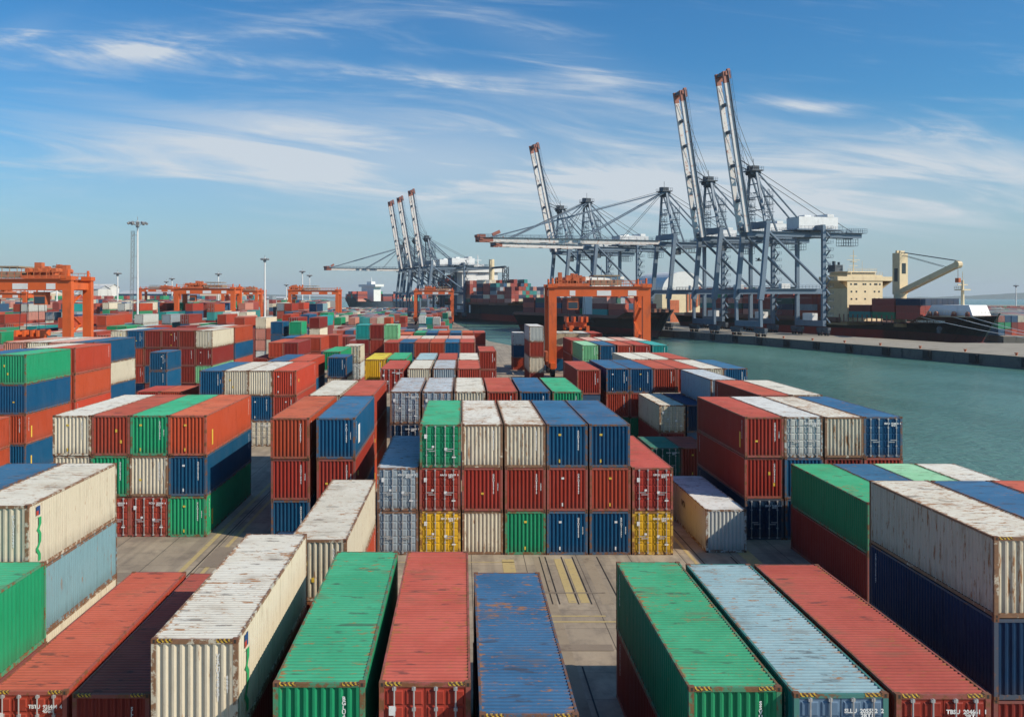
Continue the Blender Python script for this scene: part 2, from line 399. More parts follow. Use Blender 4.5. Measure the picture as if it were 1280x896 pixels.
# ================================================================ containers
CW, CH = 2.438, 2.591
def corr(prof_len, pitch, depth, margin):
    """trapezoid profile: list of (s, d) along the sheet"""
    n = max(1, int((prof_len-2*margin)/pitch)); pad = (prof_len-n*pitch)/2
    pts = [(0, 0)]
    for k in range(n):
        s = pad+k*pitch
        pts += [(s+pitch*.02, 0), (s+pitch*.27, depth), (s+pitch*.5, depth), (s+pitch*.75, 0)]
    pts.append((prof_len, 0)); return pts
def cmeshes(L):
    D = {}
    hl = L/2
    # side wall on +x, outer plane x = 1.2 (ribs go inward)
    mb = MB()
    pr = corr(L-.32, .276, -.036, .05)
    for (s0, d0), (s1, d1) in zip(pr, pr[1:]):
        y0, y1 = -hl+.16+s0, -hl+.16+s1
        mb.quad((1.200+d0, y0, .16), (1.200+d1, y1, .16), (1.200+d1, y1, 2.49), (1.200+d0, y0, 2.49))
    D['side'] = mb.mesh('side_wall', M['wall'])
    mb2 = MB(); mb2.v = [(-x, y, z) for x, y, z in mb.v]; mb2.f = [tuple(reversed(f)) for f in mb.f]; mb2.m = mb.m
    D['side2'] = mb2.mesh('side_wall', M['wall'])
    mb = MB(); pr = corr(L-.2, .209, -.026, .03)
    for (s0, d0), (s1, d1) in zip(pr, pr[1:]):
        y0, y1 = -hl+.1+s0, -hl+.1+s1
        mb.quad((-1.165, y0, 2.568+d0), (1.165, y0, 2.568+d0), (1.165, y1, 2.568+d1), (-1.165, y1, 2.568+d1))
    D['roof'] = mb.mesh('roof', M['roof'])
    mb = MB(); pr = corr(CW-.28, .232, .062, .02)
    for (s0, d0), (s1, d1) in zip(pr, pr[1:]):
        x0, x1 = -CW/2+.14+s0, -CW/2+.14+s1
        mb.quad((x0, -hl+.012+d0, .17), (x1, -hl+.012+d1, .17), (x1, -hl+.012+d1, 2.46), (x0, -hl+.012+d0, 2.46))
    D['end'] = mb.mesh('end_wall', M['wall'])
    mb2 = MB(); mb2.v = [(-x, -y, z) for x, y, z in mb.v]; mb2.f = list(mb.f); mb2.m = mb.m
    D['end2'] = mb2.mesh('end_wall', M['wall'])
    # door leaf (local origin at container origin)
    for sgn, key in ((-1, 'doorL'), (1, 'doorR')):
        mb = MB(); xa, xb = (.012, 1.085) if sgn > 0 else (-1.085, -.012)
        y = -hl+.03
        mb.box(xa, xb, y, y+.045, .18, 2.45)
        cx = (xa+xb)/2
        for (p, q) in ((xa+.05, cx-.035), (cx+.035, xb-.05)):
            for k in range(5):
                z0 = .26+k*.435
                # shallow pressed fields standing proud
                i = len(mb.v); o = .03
                mb.v += [(p, y, z0), (q, y, z0), (q, y, z0+.38), (p, y, z0+.38), (p+o, y-.03, z0+o), (q-o, y-.03, z0+o), (q-o, y-.03, z0+.38-o), (p+o, y-.03, z0+.38-o)]
                for f in ((4, 5, 6, 7), (0, 1, 5, 4), (1, 2, 6, 5), (2, 3, 7, 6), (3, 0, 4, 7)): mb.f.append(tuple(i+a for a in f)); mb.m.append(0)
        D[key] = mb.mesh('door', M['wall'])
        for xx, kk in ((xa+.28 if sgn > 0 else xb-.28, 'a'), (xa+.80 if sgn > 0 else xb-.80, 'b')):
            mb = MB(); yb = y-.075
            mb.tube((xx, yb, .12), (xx, yb, 2.50), .024, n=6)
            for zz in (.14, .75, 1.9, 2.44): mb.box(xx-.05, xx+.05, yb-.015, yb+.075, zz-.04, zz+.04)
            mb.box(xx-.02, xx+.40*(1 if kk == 'a' else -1)*sgn, yb-.045, yb-.026, .98+.12*(kk == 'b'), 1.03+.12*(kk == 'b')) if (xx < xx+.4*(1 if kk == 'a' else -1)*sgn) else mb.box(xx+.40*(1 if kk == 'a' else -1)*sgn, xx+.02, yb-.045, yb-.026, .98+.12*(kk == 'b'), 1.03+.12*(kk == 'b'))
            D['bar'+key[-1]+kk] = mb.mesh('locking_bar', M['bar'])
    # frame
    mb = MB(); a = CW/2
    for sx in (-1, 1):
        xa, xb = (a-.14, a-.004) if sx > 0 else (-a+.004, -a+.14)
        for sy in (-1, 1):
            ya, yb = (hl-.13, hl-.004) if sy > 0 else (-hl+.004, -hl+.13)
            mb.box(xa, xb, ya, yb, .118, CH-.118)
        mb.box(sx*a-.004-.05 if sx > 0 else -a+.004, sx*a-.004 if sx > 0 else -a+.054, -hl+.178, hl-.178, .03, .155)
        mb.box(a-.07 if sx > 0 else -a+.006, a-.006 if sx > 0 else -a+.07, -hl+.178, hl-.178, 2.50, 2.574)
    for sy in (-1, 1):
        ya, yb = (hl-.11, hl-.004) if sy > 0 else (-hl+.004, -hl+.11)
        mb.box(-a+.162, a-.162, ya, yb, .02, .165); mb.box(-a+.162, a-.162, ya, yb, 2.465, 2.572)
    mb.box(-a+.075, a-.075, -hl+.13, hl-.13, .06, .10)
    D['frame'] = mb.mesh('frame', M['frame'])
    def cast(sx, sy, top):
        mb = MB(); x0, x1 = (a-.162, a) if sx > 0 else (-a, -a+.162); y0, y1 = (hl-.178, hl) if sy > 0 else (-hl, -hl+.178)
        z0, z1 = (CH-.118, CH) if top else (0, .118)
        mb.box(x0, x1, y0, y1, z0, z1)
        yc = -hl-.001 if sy < 0 else hl+.001
        xm, zm = (x0+x1)/2, (z0+z1)/2
        mb.quad((xm-.03, yc, zm-.045), (xm+.03, yc, zm-.045), (xm+.03, yc, zm+.045), (xm-.03, yc, zm+.045), 1)
        return mb
    D['casts'] = [cast(sx, sy, tp).mesh('corner_casting', [M['cast'], M['rail']]) for tp in (0, 1) for sx in (-1, 1) for sy in (-1, 1)]
    mb = MB()
    for tp in (0, 1):
        for sx in (-1, 1):
            for sy in (-1, 1):
                c = cast(sx, sy, tp); i = len(mb.v); mb.v += c.v; mb.f += [tuple(i+k for k in f) for f in c.f]; mb.m += c.m
    D['castall'] = mb.mesh('corner_castings', [M['cast'], M['rail']])
    for sx in (-1, 1):
        mb = MB(); x0, x1 = (.62, a-.165) if sx > 0 else (-a+.165, -.62)
        mb.box(x0, x1, -hl-.006, -hl+.09, 2.505, 2.579); D['haz%d' % sx] = mb.mesh('hazard_stripe', M['hazard'])
    # whole container in one mesh, for those only a few pixels large
    for typ in 'cd':
        mb = MB()
        for nm in ['side', 'side2', 'roof', 'end2', 'frame', 'end' if typ == 'c' else 'doorL'] + (['doorR', 'barLa', 'barLb', 'barRa', 'barRb'] if typ == 'd' else []):
            me = D[nm]; i = len(mb.v); mb.v += [tuple(v.co) for v in me.vertices]
            mi = {'roof': 1, 'frame': 2}.get(nm, 3 if nm.startswith('bar') else 0)
            for pl in me.polygons: mb.f.append(tuple(i+k for k in pl.vertices)); mb.m.append(mi)
        D['whole'+typ] = mb.mesh('shipping_container', [M['wall'], M['roof'], M['frame'], M['bar']])
    return D
CM = {40: cmeshes(12.192), 20: cmeshes(6.058)}
CLEN = {40: 12.192, 20: 6.058}

# lettering
def text_mesh(name, txt, size, mat, vertical=False, sx=1.0):
    cu = bpy.data.curves.new('lettering', 'FONT'); cu.body = '\n'.join(txt) if vertical else txt
    cu.size = size; cu.align_x = 'CENTER'; cu.space_line = .8; cu.offset = .004*size/.1; cu.resolution_u = 2
    o = bpy.data.objects.new('lettering', cu); COL.objects.link(o)
    dg = bpy.context.evaluated_depsgraph_get(); me = bpy.data.meshes.new_from_object(o.evaluated_get(dg))
    bpy.data.objects.remove(o); bpy.data.curves.remove(cu)
    me.name = name; me.materials.clear(); me.materials.append(mat)
    me.transform(Matrix.Diagonal((sx, 1, 1, 1)))
    # text lies in xy: stand it up facing -y
    me.transform(Matrix.Rotation(R(90), 4, 'X'))
    return me
rcod = random.Random(3); CODES = [''.join(rcod.choice('ABCGLTSVX') for _ in range(3))+'U'+''.join(rcod.choice('0123456789') for _ in range(6)) for _ in range(24)]
VT = [text_mesh('identification_lettering', s, .15, M['mark_white'], True) for s in CODES]
VS = [text_mesh('identification_lettering', s, .11, M['mark_white'], True) for s in [c[4:9] for c in CODES]]
DT = [text_mesh('identification_lettering', s, .15, M['mark_white']) for s in ['%s  %s  %s\n    %s' % (c[:4], c[4:], c[-1], ('2RT', '22G1', '45G1', '2RT1')[i % 4]) for i, c in enumerate(CODES)]]
LG = [text_mesh('company_lettering', 'WTA', .55, M['mark_dark']), text_mesh('company_lettering', 'CSV', .34, M['mark_white'])]

PAL = {  # name, colour, rust
 'R': ('red', (.30, .040, .025), .45), 'O': ('orange-red', (.37, .055, .024), .35), 'M': ('maroon', (.20, .026, .020), .4),
 'G': ('green', (.014, .235, .105), .5), 'g': ('pale green', (.16, .42, .21), .3), 'B': ('blue', (.006, .066, .148), .45),
 'N': ('navy blue', (.006, .027, .068), .3), 'W': ('off-white', (.58, .515, .395), .75), 'S': ('silver-grey', (.46, .47, .44), .7),
 'L': ('light blue', (.17, .29, .325), .85), 'Y': ('yellow', (.62, .36, .022), .8), 'T': ('teal', (.012, .22, .21), .3),
 'K': ('grey-blue', (.27, .32, .36), 1.0), 'P': ('salmon pink', (.50, .21, .16), .3), 'C': ('cream', (.56, .49, .36), .5), 'D': ('dark green', (.012, .095, .065), .3)}
ORD = ['leftmost', 'second from left', 'third from left', 'fourth from left', 'fifth from left', 'sixth from left', 'seventh from left', 'eighth from left', 'ninth from left', 'tenth from left']
SPEC = []   # every container: dict(x, y, z, L, kind(20/40), rz, col, typ, hz, label, group)
def add_stack(xl, Yf, L, tiers, where, hc=None, group=None, rust=None):
    """tiers listed from the top down, e.g. 'Gd Rd Yd'; xl = left edge, Yf = front face"""
    ts = tiers.split(); n = len(ts); z = 0
    rx = random.Random(hash((round(xl*10), round(Yf*10))) & 0xffff)
    for k, tcode in enumerate(reversed(ts)):
        hgt = 2.9 if (hc and hc[k] == 'h') else CH
        c, ty = tcode[0], (tcode[1] if len(tcode) > 1 else 'c')
        rs = tcode[2:] 
        if ty != 'x':
            tier = ['top', 'bottom'][k == 0] if n <= 2 else ('top' if k == n-1 else 'bottom' if k == 0 else 'middle' if n == 3 else ('third-up' if k == 2 else 'second-up' if k == 1 else 'fourth-up'))
            if n == 1: tier = 'single'
            kind = 20 if L < 8 else 40
            SPEC.append(dict(x=xl+CW/2+rx.uniform(-.02, .02), y=Yf+L/2+rx.uniform(-.05, .05), z=z, L=L, kind=kind, rz=rx.uniform(-.0012, .0012), col=c, typ=ty, h=hgt,
                 tier=tier, n=n, where=where, group=group or 'containers stacked in the yard', extra=rs))
        z += hgt
def add_row(x0, Yf, L, cols, where, pitch=2.5, rnd=0.0, **kw):
    rr = random.Random(int(Yf*7+x0)); m = len([c for c in cols if c])
    k = 0
    for i, c in enumerate(cols):
        if c:
            wh = where if '{}' not in where else where.replace('{}', ORD[k] if k < 10 else 'rightmost')
            add_stack(x0+i*pitch, Yf+rr.uniform(-rnd, rnd), L, c, wh, **kw); k += 1

# ---- foreground
FG = 'containers of the foreground row'
add_stack(-14.97, 27.9, 12.1, 'Rd', 'lower-left corner beside the bright green wall', hc='h', group=FG)
add_stack(-12.28, 27.7, 12.1, 'Mc', 'shaded between red roof and rusty off-white stack', hc='h', group=FG)
add_stack(-8.72, 24.6, 10.95, 'Wcg Mc', 'rusty roof with green logo, left foreground', hc='hh', group=FG)
add_stack(-5.02, 23.3, 12.0, 'Gct Mc', 'left foreground between off-white stack and red roof', group=FG)
add_stack(-2.2, 23.3, 12.0, 'Rdt Bc', 'bottom centre between green and scuffed blue roofs', group=FG)
add_stack(.40, 21.5, 11.1, 'Bdtq Md', 'scuffed roof at bottom centre beside the open lane', group=FG)
add_stack(5.92, 23.0, 10.9, 'Gct Mc', 'right of the open lane in foreground', group=FG)
add_stack(8.55, 22.6, 11.0, 'Ldte Bc', 'between green roof and red roof, right foreground', group=FG)
add_stack(11.15, 22.6, 11.0, 'Rdt Mc', 'right foreground beside the tall rusty white stack', group=FG)
# right near stacks
add_row(16.88, 27.9, 8.6, ['Wcr Nc Mc', 'Bc Rc Nc', 'Rc Bc Mc'], '{} in tall row at right edge', pitch=2.52)
add_row(20.05, 43.6, 10.2, ['Gc Mc', 'Bc Rc', 'gc Mc', 'Wc Rc'], '{} in low row behind right-edge stacks', pitch=2.52)
add_row(17.85, 55.6, 11.4, ['Rc Rc Nd', 'Sd Bc Bc', 'Wcr Mc Bc', 'Bd Rc Mc'], '{} in row beside the water', pitch=2.52)
add_stack(14.62, 52.9, 10.0, 'Sca', 'alone on the ground, half in shadow, right of centre')
add_row(16.0, 74.4, 6.06, ['Dd', 'Rc'], 'on the ground {} below the cream doors')
# centre wall
add_row(-5.08, 52.4, 12.19, ['Kd Kd', 'Gd Rd Yd', 'Wcr Rc Wcr', 'Wcr Rc Gc', 'Bcs Rcs Bcs', 'Bcs Rcs Bcs', 'Rd Yd'], '{} stack of the central row', pitch=2.53, group='containers of the central row')
# centre-left
add_row(-12.02, 55.2, 12.19, ['Oc Rc Bc', 'Bcl Rc Bc'], '{} of the two towers left of centre', pitch=2.87)
add_stack(-7.27, 36.9, 12.19, 'Wc Oc', 'left of centre behind foreground green roof')
add_stack(-10.1, 42.0, 6.06, 'Kc', 'low roof behind foreground off-white stack')
add_row(-11.9, 67.8, 12.19, ['Wc Bc Oc', 'Rc Oc Oc'], '{} behind the towers left of centre', pitch=2.6)
# left block
add_row(-26.2, 56.3, 12.0, ['Wcs Wc Rd', 'Rc Gc Rd', 'Gc Wcr Rd', 'Ocs Bcs Gcs'], '{} stack of the left-hand block', pitch=2.46, group='containers of the left-hand block')
add_row(-20.8, 32.1, 8.2, ['Bc Bc Bc', 'Wcg Lc Wc'], '{} of pair at left edge', pitch=2.54)
add_stack(-17.5, 20.2, 11.7, 'Gc Mc', 'bright green wall at bottom left corner', hc='hh')
add_stack(-41.0, 69.0, 6.06, 'Oc Oc', 'far left beside stacked blue and green ends')
add_row(-42.6, 75.9, 8.7, ['Bc Pc Bc Mc', 'Gcs Bcs Ocs Bcs'], '{} four-high stack at left edge')
add_row(-42.6, 85.6, 8.7, ['Wc Bc Rc Mc', 'Ocs Ocs Ocs Gc'], '{} four-high stack behind left-edge green')
add_row(-50.3, 96.5, 12.19, ['Pc Oc Bc Rc', 'Wc Bc Rc Rc', 'Pc Rc Rc Rc', 'Bc Wc Bc Rc'], '{} in tall rear row, far left')
add_row(-51.6, 129.0, 12.19, ['Wcs Gc Bc Bc', 'Bcs Rc Rc Bc', 'Mc Mc Bc Mc', 'Mcs Mc Mc Mc', 'Mc Mc Mc Mc', 'Wc Mc gc Mc'], '{} in big left block near mast', pitch=2.5)
add_row(-51.6, 142.0, 12.19, ['Wc Gc', 'Bc Rc', 'Mc Mc', 'Rc Rc', 'Wc Bc Oc Oc', 'Oc Bc Oc Rc'], '{} behind big left block near mast', pitch=2.5)
add_stack(-42.65, 119.8, 6.06, 'Bc Bc Oc', 'small pair before the big left block')
add_row(-35.0, 94.5, 6.06, ['Rc Mc', 'Oc Mc'], '{} low red pair left of centre')
add_row(-26.95, 90.2, 12.19, ['Bc Rc Gc', 'Wc Bc Wd', 'Wc Bcs Wd', 'Ocs Rcs Rc'], '{} in middle-left row with white doors')
add_row(-25.5, 103.4, 12.19, ['Rc Bc', 'Bc Rc Bc', 'Oc Bc Rc'], '{} behind middle-left row')
add_row(-16.9, 110.0, 6.06, ['Bc Wc Rc'], 'small blue-topped stack left of yellow roof')
add_row(-18.1, 135.0, 6.06, ['Cd Sd Rc'], 'pale barred doors left of yellow roof')
add_row(-21.7, 121.0, 12.19, ['Yc Oc', 'Gc Mc Bc'], '{} pair behind small blue stack')
# centre rows receding
add_row(-5.8, 70.4, 12.19, ['Kdr Nd Rc', 'Kdr Bc Rc', 'Wc Rc Bc', 'Rc Rc Bc', 'Bc Bc Rc', 'Gc Rc Rc'], '{} in second central row', pitch=2.6)
add_stack(-8.65, 92.5, 12.19, 'Rd Rd Rd', 'tall red door stack left of central rows')
add_stack(-11.8, 106.0, 12.19, 'Yc Bc Rc', 'yellow-topped stack left of central rows')
add_stack(-9.25, 107.0, 12.19, 'Gc Rc Rc', 'green-roofed stack beside yellow roof')
add_row(-5.8, 93.0, 12.19, ['Wc Kd Rc', 'Kc Kd Rc', 'Rc Rc Bc'], '{} in third central row', pitch=2.65)
add_row(-5.7, 106.0, 12.19, ['Lc Rc Rc', 'Rc Rc Rc', 'Cc Rc Bc'], '{} in fourth central row', pitch=2.65)
add_stack(2.3, 122.0, 12.19, 'Rc Rc Mc', 'tall red stack at right of central rows')
add_row(-12.9, 145.0, 12.19, ['Rc Mc Rc', 'Bc Bc Rc', 'Rc Rc Mc', 'Oc Rc Rc', 'Bc Mc Rc', 'Rc Rc Rc'], '{} in fifth central row')
add_row(-12.6, 158.0, 12.19, ['Pc Rc Rc', 'Pc Bc Rc', 'Wc Rc Mc', 'Pc Rc Rc', 'Pc Mc Rc', 'Pc Rc Rc'], '{} in sixth central row')
add_row(-10.1, 183.0, 12.19, ['Gc Rc Rc', 'Bc Rc Rc', 'Oc Rc Mc', 'Bc Rc Rc', 'Oc Mc Rc', 'Rc Rc Rc'], '{} in seventh central row')
add_row(-18.7, 154.0, 6.06, ['Tc Mc Rc Bc', 'Mc Rc Mc Rc', 'gc Cc Pc Rc'], '{} four-high teal-white group left of centre')
add_row(-15.2, 176.0, 12.19, ['Rc Rc Rc', 'Oc Oc Rc'], '{} red pair beside teal group')
add_row(-34.5, 145.0, 12.19, ['Mc Rc', 'Oc Rc Rc', 'Mc Rc Rc'], '{} brown trio before the distant gantry')
add_row(-33.5, 162.0, 12.19, ['Bc Bc Rc', 'Oc Rc Rc', 'Oc Oc Rc', 'Bc Rc'], '{} behind brown trio, middle left')
add_row(-37.5, 172.0, 6.06, ['Bc Bc Bc Bc', 'Gc Oc Oc Rc', None, 'Rc Rc Bc'], '{} tall green-blue group, middle left', pitch=3.6)
# right-middle rows
add_stack(11.9, 91.3, 12.19, 'Rc Bc Rc', 'shaded red end right of green roof')
add_row(15.2, 93.0, 12.6, ['Bcs Rc Gc', 'Bcs Rc Gc', 'Rc Rc Rc', 'Rcs Rc Bc', 'Wc Bc Rc', 'Bc Rc Bc'], '{} in row before the orange gantry')
add_row(18.5, 82.6, 10.0, ['Cdr Mc', 'Nc Bc'], '{} in low pair with cream doors', pitch=2.6)
add_row(22.9, 68.0, 12.0, ['Rc Mc Rc', 'Wc Rc Rc'], '{} behind the waterside row', pitch=2.52)
add_stack(22.75, 80.6, 11.2, 'Kc Nc Rc', 'grey-walled stack right of cream doors')
add_stack(25.4, 80.6, 11.2, 'Rc Rc', 'red roof right of grey-walled stack')
add_row(20.3, 107.0, 12.19, ['Cc Rc Rc', 'Cc Bc Rc', 'Rc Rc Rc'], '{} in beige-roofed row under gantry')
add_row(18.7, 137.0, 12.6, ['gc Bc Rc', 'Bc Rc Rc', 'Rc Rc Bc', 'Rc Rc Rc', 'Tc Rc Rc'], '{} in bright row under orange gantry', pitch=2.72)
add_row(18.7, 151.0, 12.6, ['Mc Mc Rc', 'Pc Rc Rc', 'Wc Rc Rc', 'Pc Rc Rc', 'Wc Bc Rc'], '{} behind bright row under orange gantry', pitch=2.72)
add_row(11.2, 147.0, 12.19, ['Sc Rc Wc Mc'], 'four-high pale stack left of orange gantry leg')
add_row(18.7, 180.0, 12.19, ['Cc Rc Bc', 'Cc Mc Rc', 'Wc Mc Rc', 'Rc Pc Rc'], '{} beyond the orange gantry')
add_row(10.5, 183.0, 6.06, ['Sc Bc Oc'], 'narrow stack at yard edge by the water')

# ---- pseudo-random remainder of the yard
rr = random.Random(11)
def pick(): return rr.choice('RRRROOOMMBBBNGGWWSCTPKL')
def filler(X0, X1, Y, L, nlo, nhi, where, p=.9):
    x = X0
    while x < X1-2.5:
        go = rr.random() < p; n = rr.randint(nlo, nhi)
        if Y > 225 and -.16*Y < x and Y < 1000: n = min(n, 3)
        if Y > 196 and x > -.16*Y: n = min(n, 2 if Y < 300 else 3)
        if Y > 225 and x > -7 and 'terminal' not in where: go = False
        if Y > 595 and x > -.24*Y and 'terminal' not in where: go = False
        if go:
            add_stack(x, Y+rr.uniform(-.2, .2), L, ' '.join(pick()+rr.choice('ccccd') for _ in range(n)), where)
        x += 2.52
k = 0
for Y in (108.9, 115.0):
    filler(-74, -52.6, Y+3, 12.19, 2, 3, 'among low stacks, far left')
for (Y, X0, X1, lo, hi, wh) in ((172, -112, -62, 2, 3, 'in the left rear field'), (186, -110, -62, 2, 3, 'in the left rear field'), (160, -128, -100, 3, 4, 'in the left rear field'),
        (206, -140, -90, 2, 4, 'in the left rear field'), (206, -56, -30, 3, 4, 'beyond the mast'), (222, -120, -24, 2, 4, 'beyond the mast'), (240, -150, -40, 2, 4, 'beyond the mast'),
        (202, -26, 4, 2, 3, 'in the far central field'), (216, -22, 6, 2, 3, 'in the far central field'), (238, -22, 4, 2, 4, 'in the far central field'), (262, -50, 2, 2, 4, 'in the far central field')):
    filler(X0, X1, Y, 12.19, lo, hi, wh, .85)
for Y in range(276, 585, 17):
    x0 = -Y*.62; x1 = 20-(Y-276)*.07
    for (a, b2) in ((x0, x0*.7), (x0*.66, x0*.38), (x0*.34, x0*.1), (x0*.07-2, x1-8)):
        filler(a, b2, Y, 12.19, 2, 5, 'far field', .82)
for Y in range(590, 1500, 45):
    filler(-Y*.60, -Y*.17, Y, 12.19, 3, 6, 'far field', .6)
# the terminal across the water, right
for Y in (343, 357, 371, 385, 400, 415, 430, 446, 462):
    filler(max(209, .553*Y+ (Y>380)*4), .66*Y, Y, 12.19, 3, 5, 'on the far right terminal', .93)
for Y in (486, 502, 520, 545):
    filler(272+Y*.03, 272+Y*.03+60, Y, 12.19, 4, 7, 'on the far right terminal', .85)
for Y in (560, 600, 660):
    filler(300, 560, Y, 12.19, 4, 5, 'on the far right terminal', .85)
# ================================================================ cranes
M['steel'] = simple('crane_steel', (.105, .150, .205), .5, .1, var=.25, scale=.15, grime=.3, gscale=.5, gcol=(.10, .09, .08, 1))
M['steel_dark'] = simple('crane_machinery', (.05, .065, .085), .6, .1, var=.4, scale=.8)
M['boom'] = simple('boom_white_paint', (.55, .54, .53), .55, grime=1.0, gscale=.8, gcol=(.36, .13, .08, 1), stretch=(1, 1, 1))
M['boom_red'] = simple('boom_red_paint', (.27, .085, .055), .6, grime=.6, gscale=.7, gcol=(.10, .05, .04, 1))
M['house'] = simple('machinery_house_white', (.66, .67, .67), .5, grime=.3, gscale=.5, gcol=(.3, .27, .24, 1))
M['orange'] = simple('gantry_orange', (.60, .105, .018), .5, var=.2, scale=.4, grime=.45, gscale=.7, gcol=(.20, .055, .025, 1))
M['orange_dk'] = simple('gantry_machinery_orange', (.42, .10, .03), .6, var=.5, scale=.9, grime=.6, gscale=1.3, gcol=(.07, .04, .03, 1))
M['tyre'] = flat('rubber', (.02, .02, .02), .9)
M['glass'] = flat('cab_glass', (.03, .05, .07), .15)
M['rope'] = flat('steel_rope', (.07, .08, .09), .6)
M['white'] = simple('white_paint', (.66, .66, .64), .5, grime=.25, gscale=.6, gcol=(.32, .26, .20, 1))
M['cream'] = simple('cream_paint', (.66, .53, .33), .55, grime=.35, gscale=.4, gcol=(.36, .22, .12, 1))
M['lamp'] = simple('lamp_housing', (.22, .23, .24), .5)

def sts(x, y, rz, label, up=True, zg=39.5, za=64.0, bl=61.0, ang=80.5, near=True):
    root = tag(empty('ship_to_shore_crane', (x, y, 0), rz), label, 'crane', 'quay cranes')
    G, Wd, lean = 28.0, 8.0, -3.0
    st, dk = M['steel'], M['steel_dark']
    def P(name, mb, m=st, par=root): return mb.build(name, m, par)
    for s in (-1, 1):
        mb = MB(); mb.bar((0, s*Wd, 3.6), (.2, s*Wd, 14), 1.1, 1.1); mb.bar((.2, s*Wd, 14), (-.6, s*Wd, 19), 1.5, 2.1); mb.bar((-.6, s*Wd, 18.8), (lean, s*Wd, zg+3.6), 1.3, 1.7); P('leg', mb)
        mb = MB(); mb.bar((-G, s*Wd, 3.6), (-G, s*Wd, 19), 1.2, 1.5); mb.bar((-G, s*Wd, 18.8), (-G, s*Wd, zg+3.0), 1.2, 1.4); P('leg', mb)
        mb = MB(); mb.bar((-G, s*Wd, 17.2), (0, s*Wd, 17.2), 1.0, 2.0); P('portal_beam', mb)
        mb = MB(); mb.tube((lean+.2, s*Wd, zg+1), (-G+.3, s*Wd, 19.5), .55, n=8); P('diagonal_brace', mb)
        for xx, z0 in ((0, 0), (-G, 0)):
            b = MB(); b.box(xx-.7, xx+.7, s*Wd-3.4, s*Wd+3.4, 2.0, 3.2); b.box(xx-.5, xx+.5, s*Wd-3.2, s*Wd-.5, 1.1, 2.0); b.box(xx-.5, xx+.5, s*Wd+.5, s*Wd+3.2, 1.1, 2.0)
            bo = P('bogie', b, dk)
            for q in (-2.7, -1.1, 1.1, 2.7):
                wmb = MB(); wmb.tube((xx-.25, s*Wd+q, .5), (xx+.25, s*Wd+q, .5), .5, n=10); P('wheel', wmb, M['tyre'], bo)
    for xx in (0, -G):
        mb = MB(); mb.box(xx-.65, xx+.65, -Wd-.3, Wd+.3, 3.6, 5.8); P('sill_beam', mb)
        mb = MB(); mb.bar((xx if xx else -.5, -Wd, 17.4), (xx if xx else -.5, Wd, 17.4), .9, 1.7); P('portal_tie', mb)
    mb = MB(); mb.bar((lean, -Wd-.4, zg+3.2), (lean, Wd+.4, zg+3.2), 1.6, 2.6); P('top_cross_beam', mb)
    mb = MB(); mb.bar((-G, -Wd-.4, zg+2.6), (-G, Wd+.4, zg+2.6), 1.3, 2.0); P('top_cross_beam', mb)
    for s in (-1, 1):
        mb = MB(); mb.bar((-50, s*2.5, zg), (2, s*2.5, zg), 1.0, 2.0); mb.rail((-50, s*3.6, zg+1), (0, s*3.6, zg+1), 1.2, 26, .06); mb.box(-50, 0, s*3.3-.5, s*3.3+.5, zg+.7, zg+.85); P('main_girder', mb)
    for k in range(9):
        mb = MB(); mb.bar((-49+k*6.1, -2.0, zg+.6), (-49+k*6.1, 2.0, zg+.6), .5, .5); P('girder_tie', mb)
    ap = Vector((lean+1.0, 0, za))
    for s in (-1, 1):
        mb = MB(); mb.bar((lean, s*Wd*.8, zg+4.2), (ap.x, s*2.0, za), .7, .9); P('a_frame_leg', mb)
        mb = MB(); mb.bar((-11, s*2.5, zg+1), (ap.x, s*1.8, za), .55, .6); P('a_frame_strut', mb)
        mb = MB(); mb.tube((ap.x, s*2, za), (-G+2, s*2.5, zg+1.2), .38, n=6); P('backstay', mb)
        mb = MB(); mb.tube((ap.x, s*2, za+.3), (-G-18, s*2.5, zg+1.2), .13, n=4); P('tie_rope', mb, M['rope'])
    mb = MB(); mb.bar((lean-1, 0, zg+16), (lean+1, 0, zg+16), .4)
    for k in range(1, 4):
        q = k/4; mb.bar((lean+q, -Wd*.8*(1-q)-2*q, zg+4+q*(za-zg-4)), (lean+q, Wd*.8*(1-q)+2*q, zg+4+q*(za-zg-4)), .35, .35)
    P('a_frame_ties', mb)
    mb = MB(); mb.box(ap.x-2.6, ap.x+2.4, -3.2, 3.2, za-.2, za+.25); mb.box(ap.x-1.6, ap.x+1.2, -2.4, -.6, za+.25, za+2.2); mb.box(ap.x-1.0, ap.x+1.8, .5, 2.6, za+.25, za+1.8)
    for s in (-1, 1):
        mb.rail((ap.x-2.6, s*3.2, za+.25), (ap.x+2.4, s*3.2, za+.25), 1.2, 5, .06)
        for q in (-1.6, 0, 1.5): mb.tube((ap.x+q, s*1.7-.2, za-.8), (ap.x+q, s*1.7+.2, za-.8), .8, n=10)
    mb.bar((ap.x-2.5, 0, za-2), (ap.x+2.2, 0, za-2), .5, 1.2); mb.tube((ap.x+.5, 1, za+2), (ap.x+.5, 1, za+4.6), .1, n=4)
    P('apex_platform', mb, dk)
    # machinery house
    mb = MB(); mb.box(-38, -20, -3.9, 3.9, zg+2.2, zg+7.0); mb.box(-36, -33, -4.0, 4.0, zg+7.0, zg+8.2); mb.box(-27, -24, -2, 2, zg+7.0, zg+7.8); P('machinery_house', mb, M['house'])
    mb = MB(); mb.box(-39.5, -18.5, -4.8, 4.8, zg+1.7, zg+2.1)
    for s in (-1, 1): mb.rail((-39.5, s*4.8, zg+2.1), (-18.5, s*4.8, zg+2.1), 1.2, 12, .05)
    P('walkway', mb)
    # end of the backreach and cage
    mb = MB(); mb.box(-51.5, -42, -4.2, 4.2, zg+.9, zg+1.1)
    for s in (-1, 1): mb.rail((-51.5, s*4.2, zg+1.1), (-42, s*4.2, zg+1.1), 1.6, 9, .07)
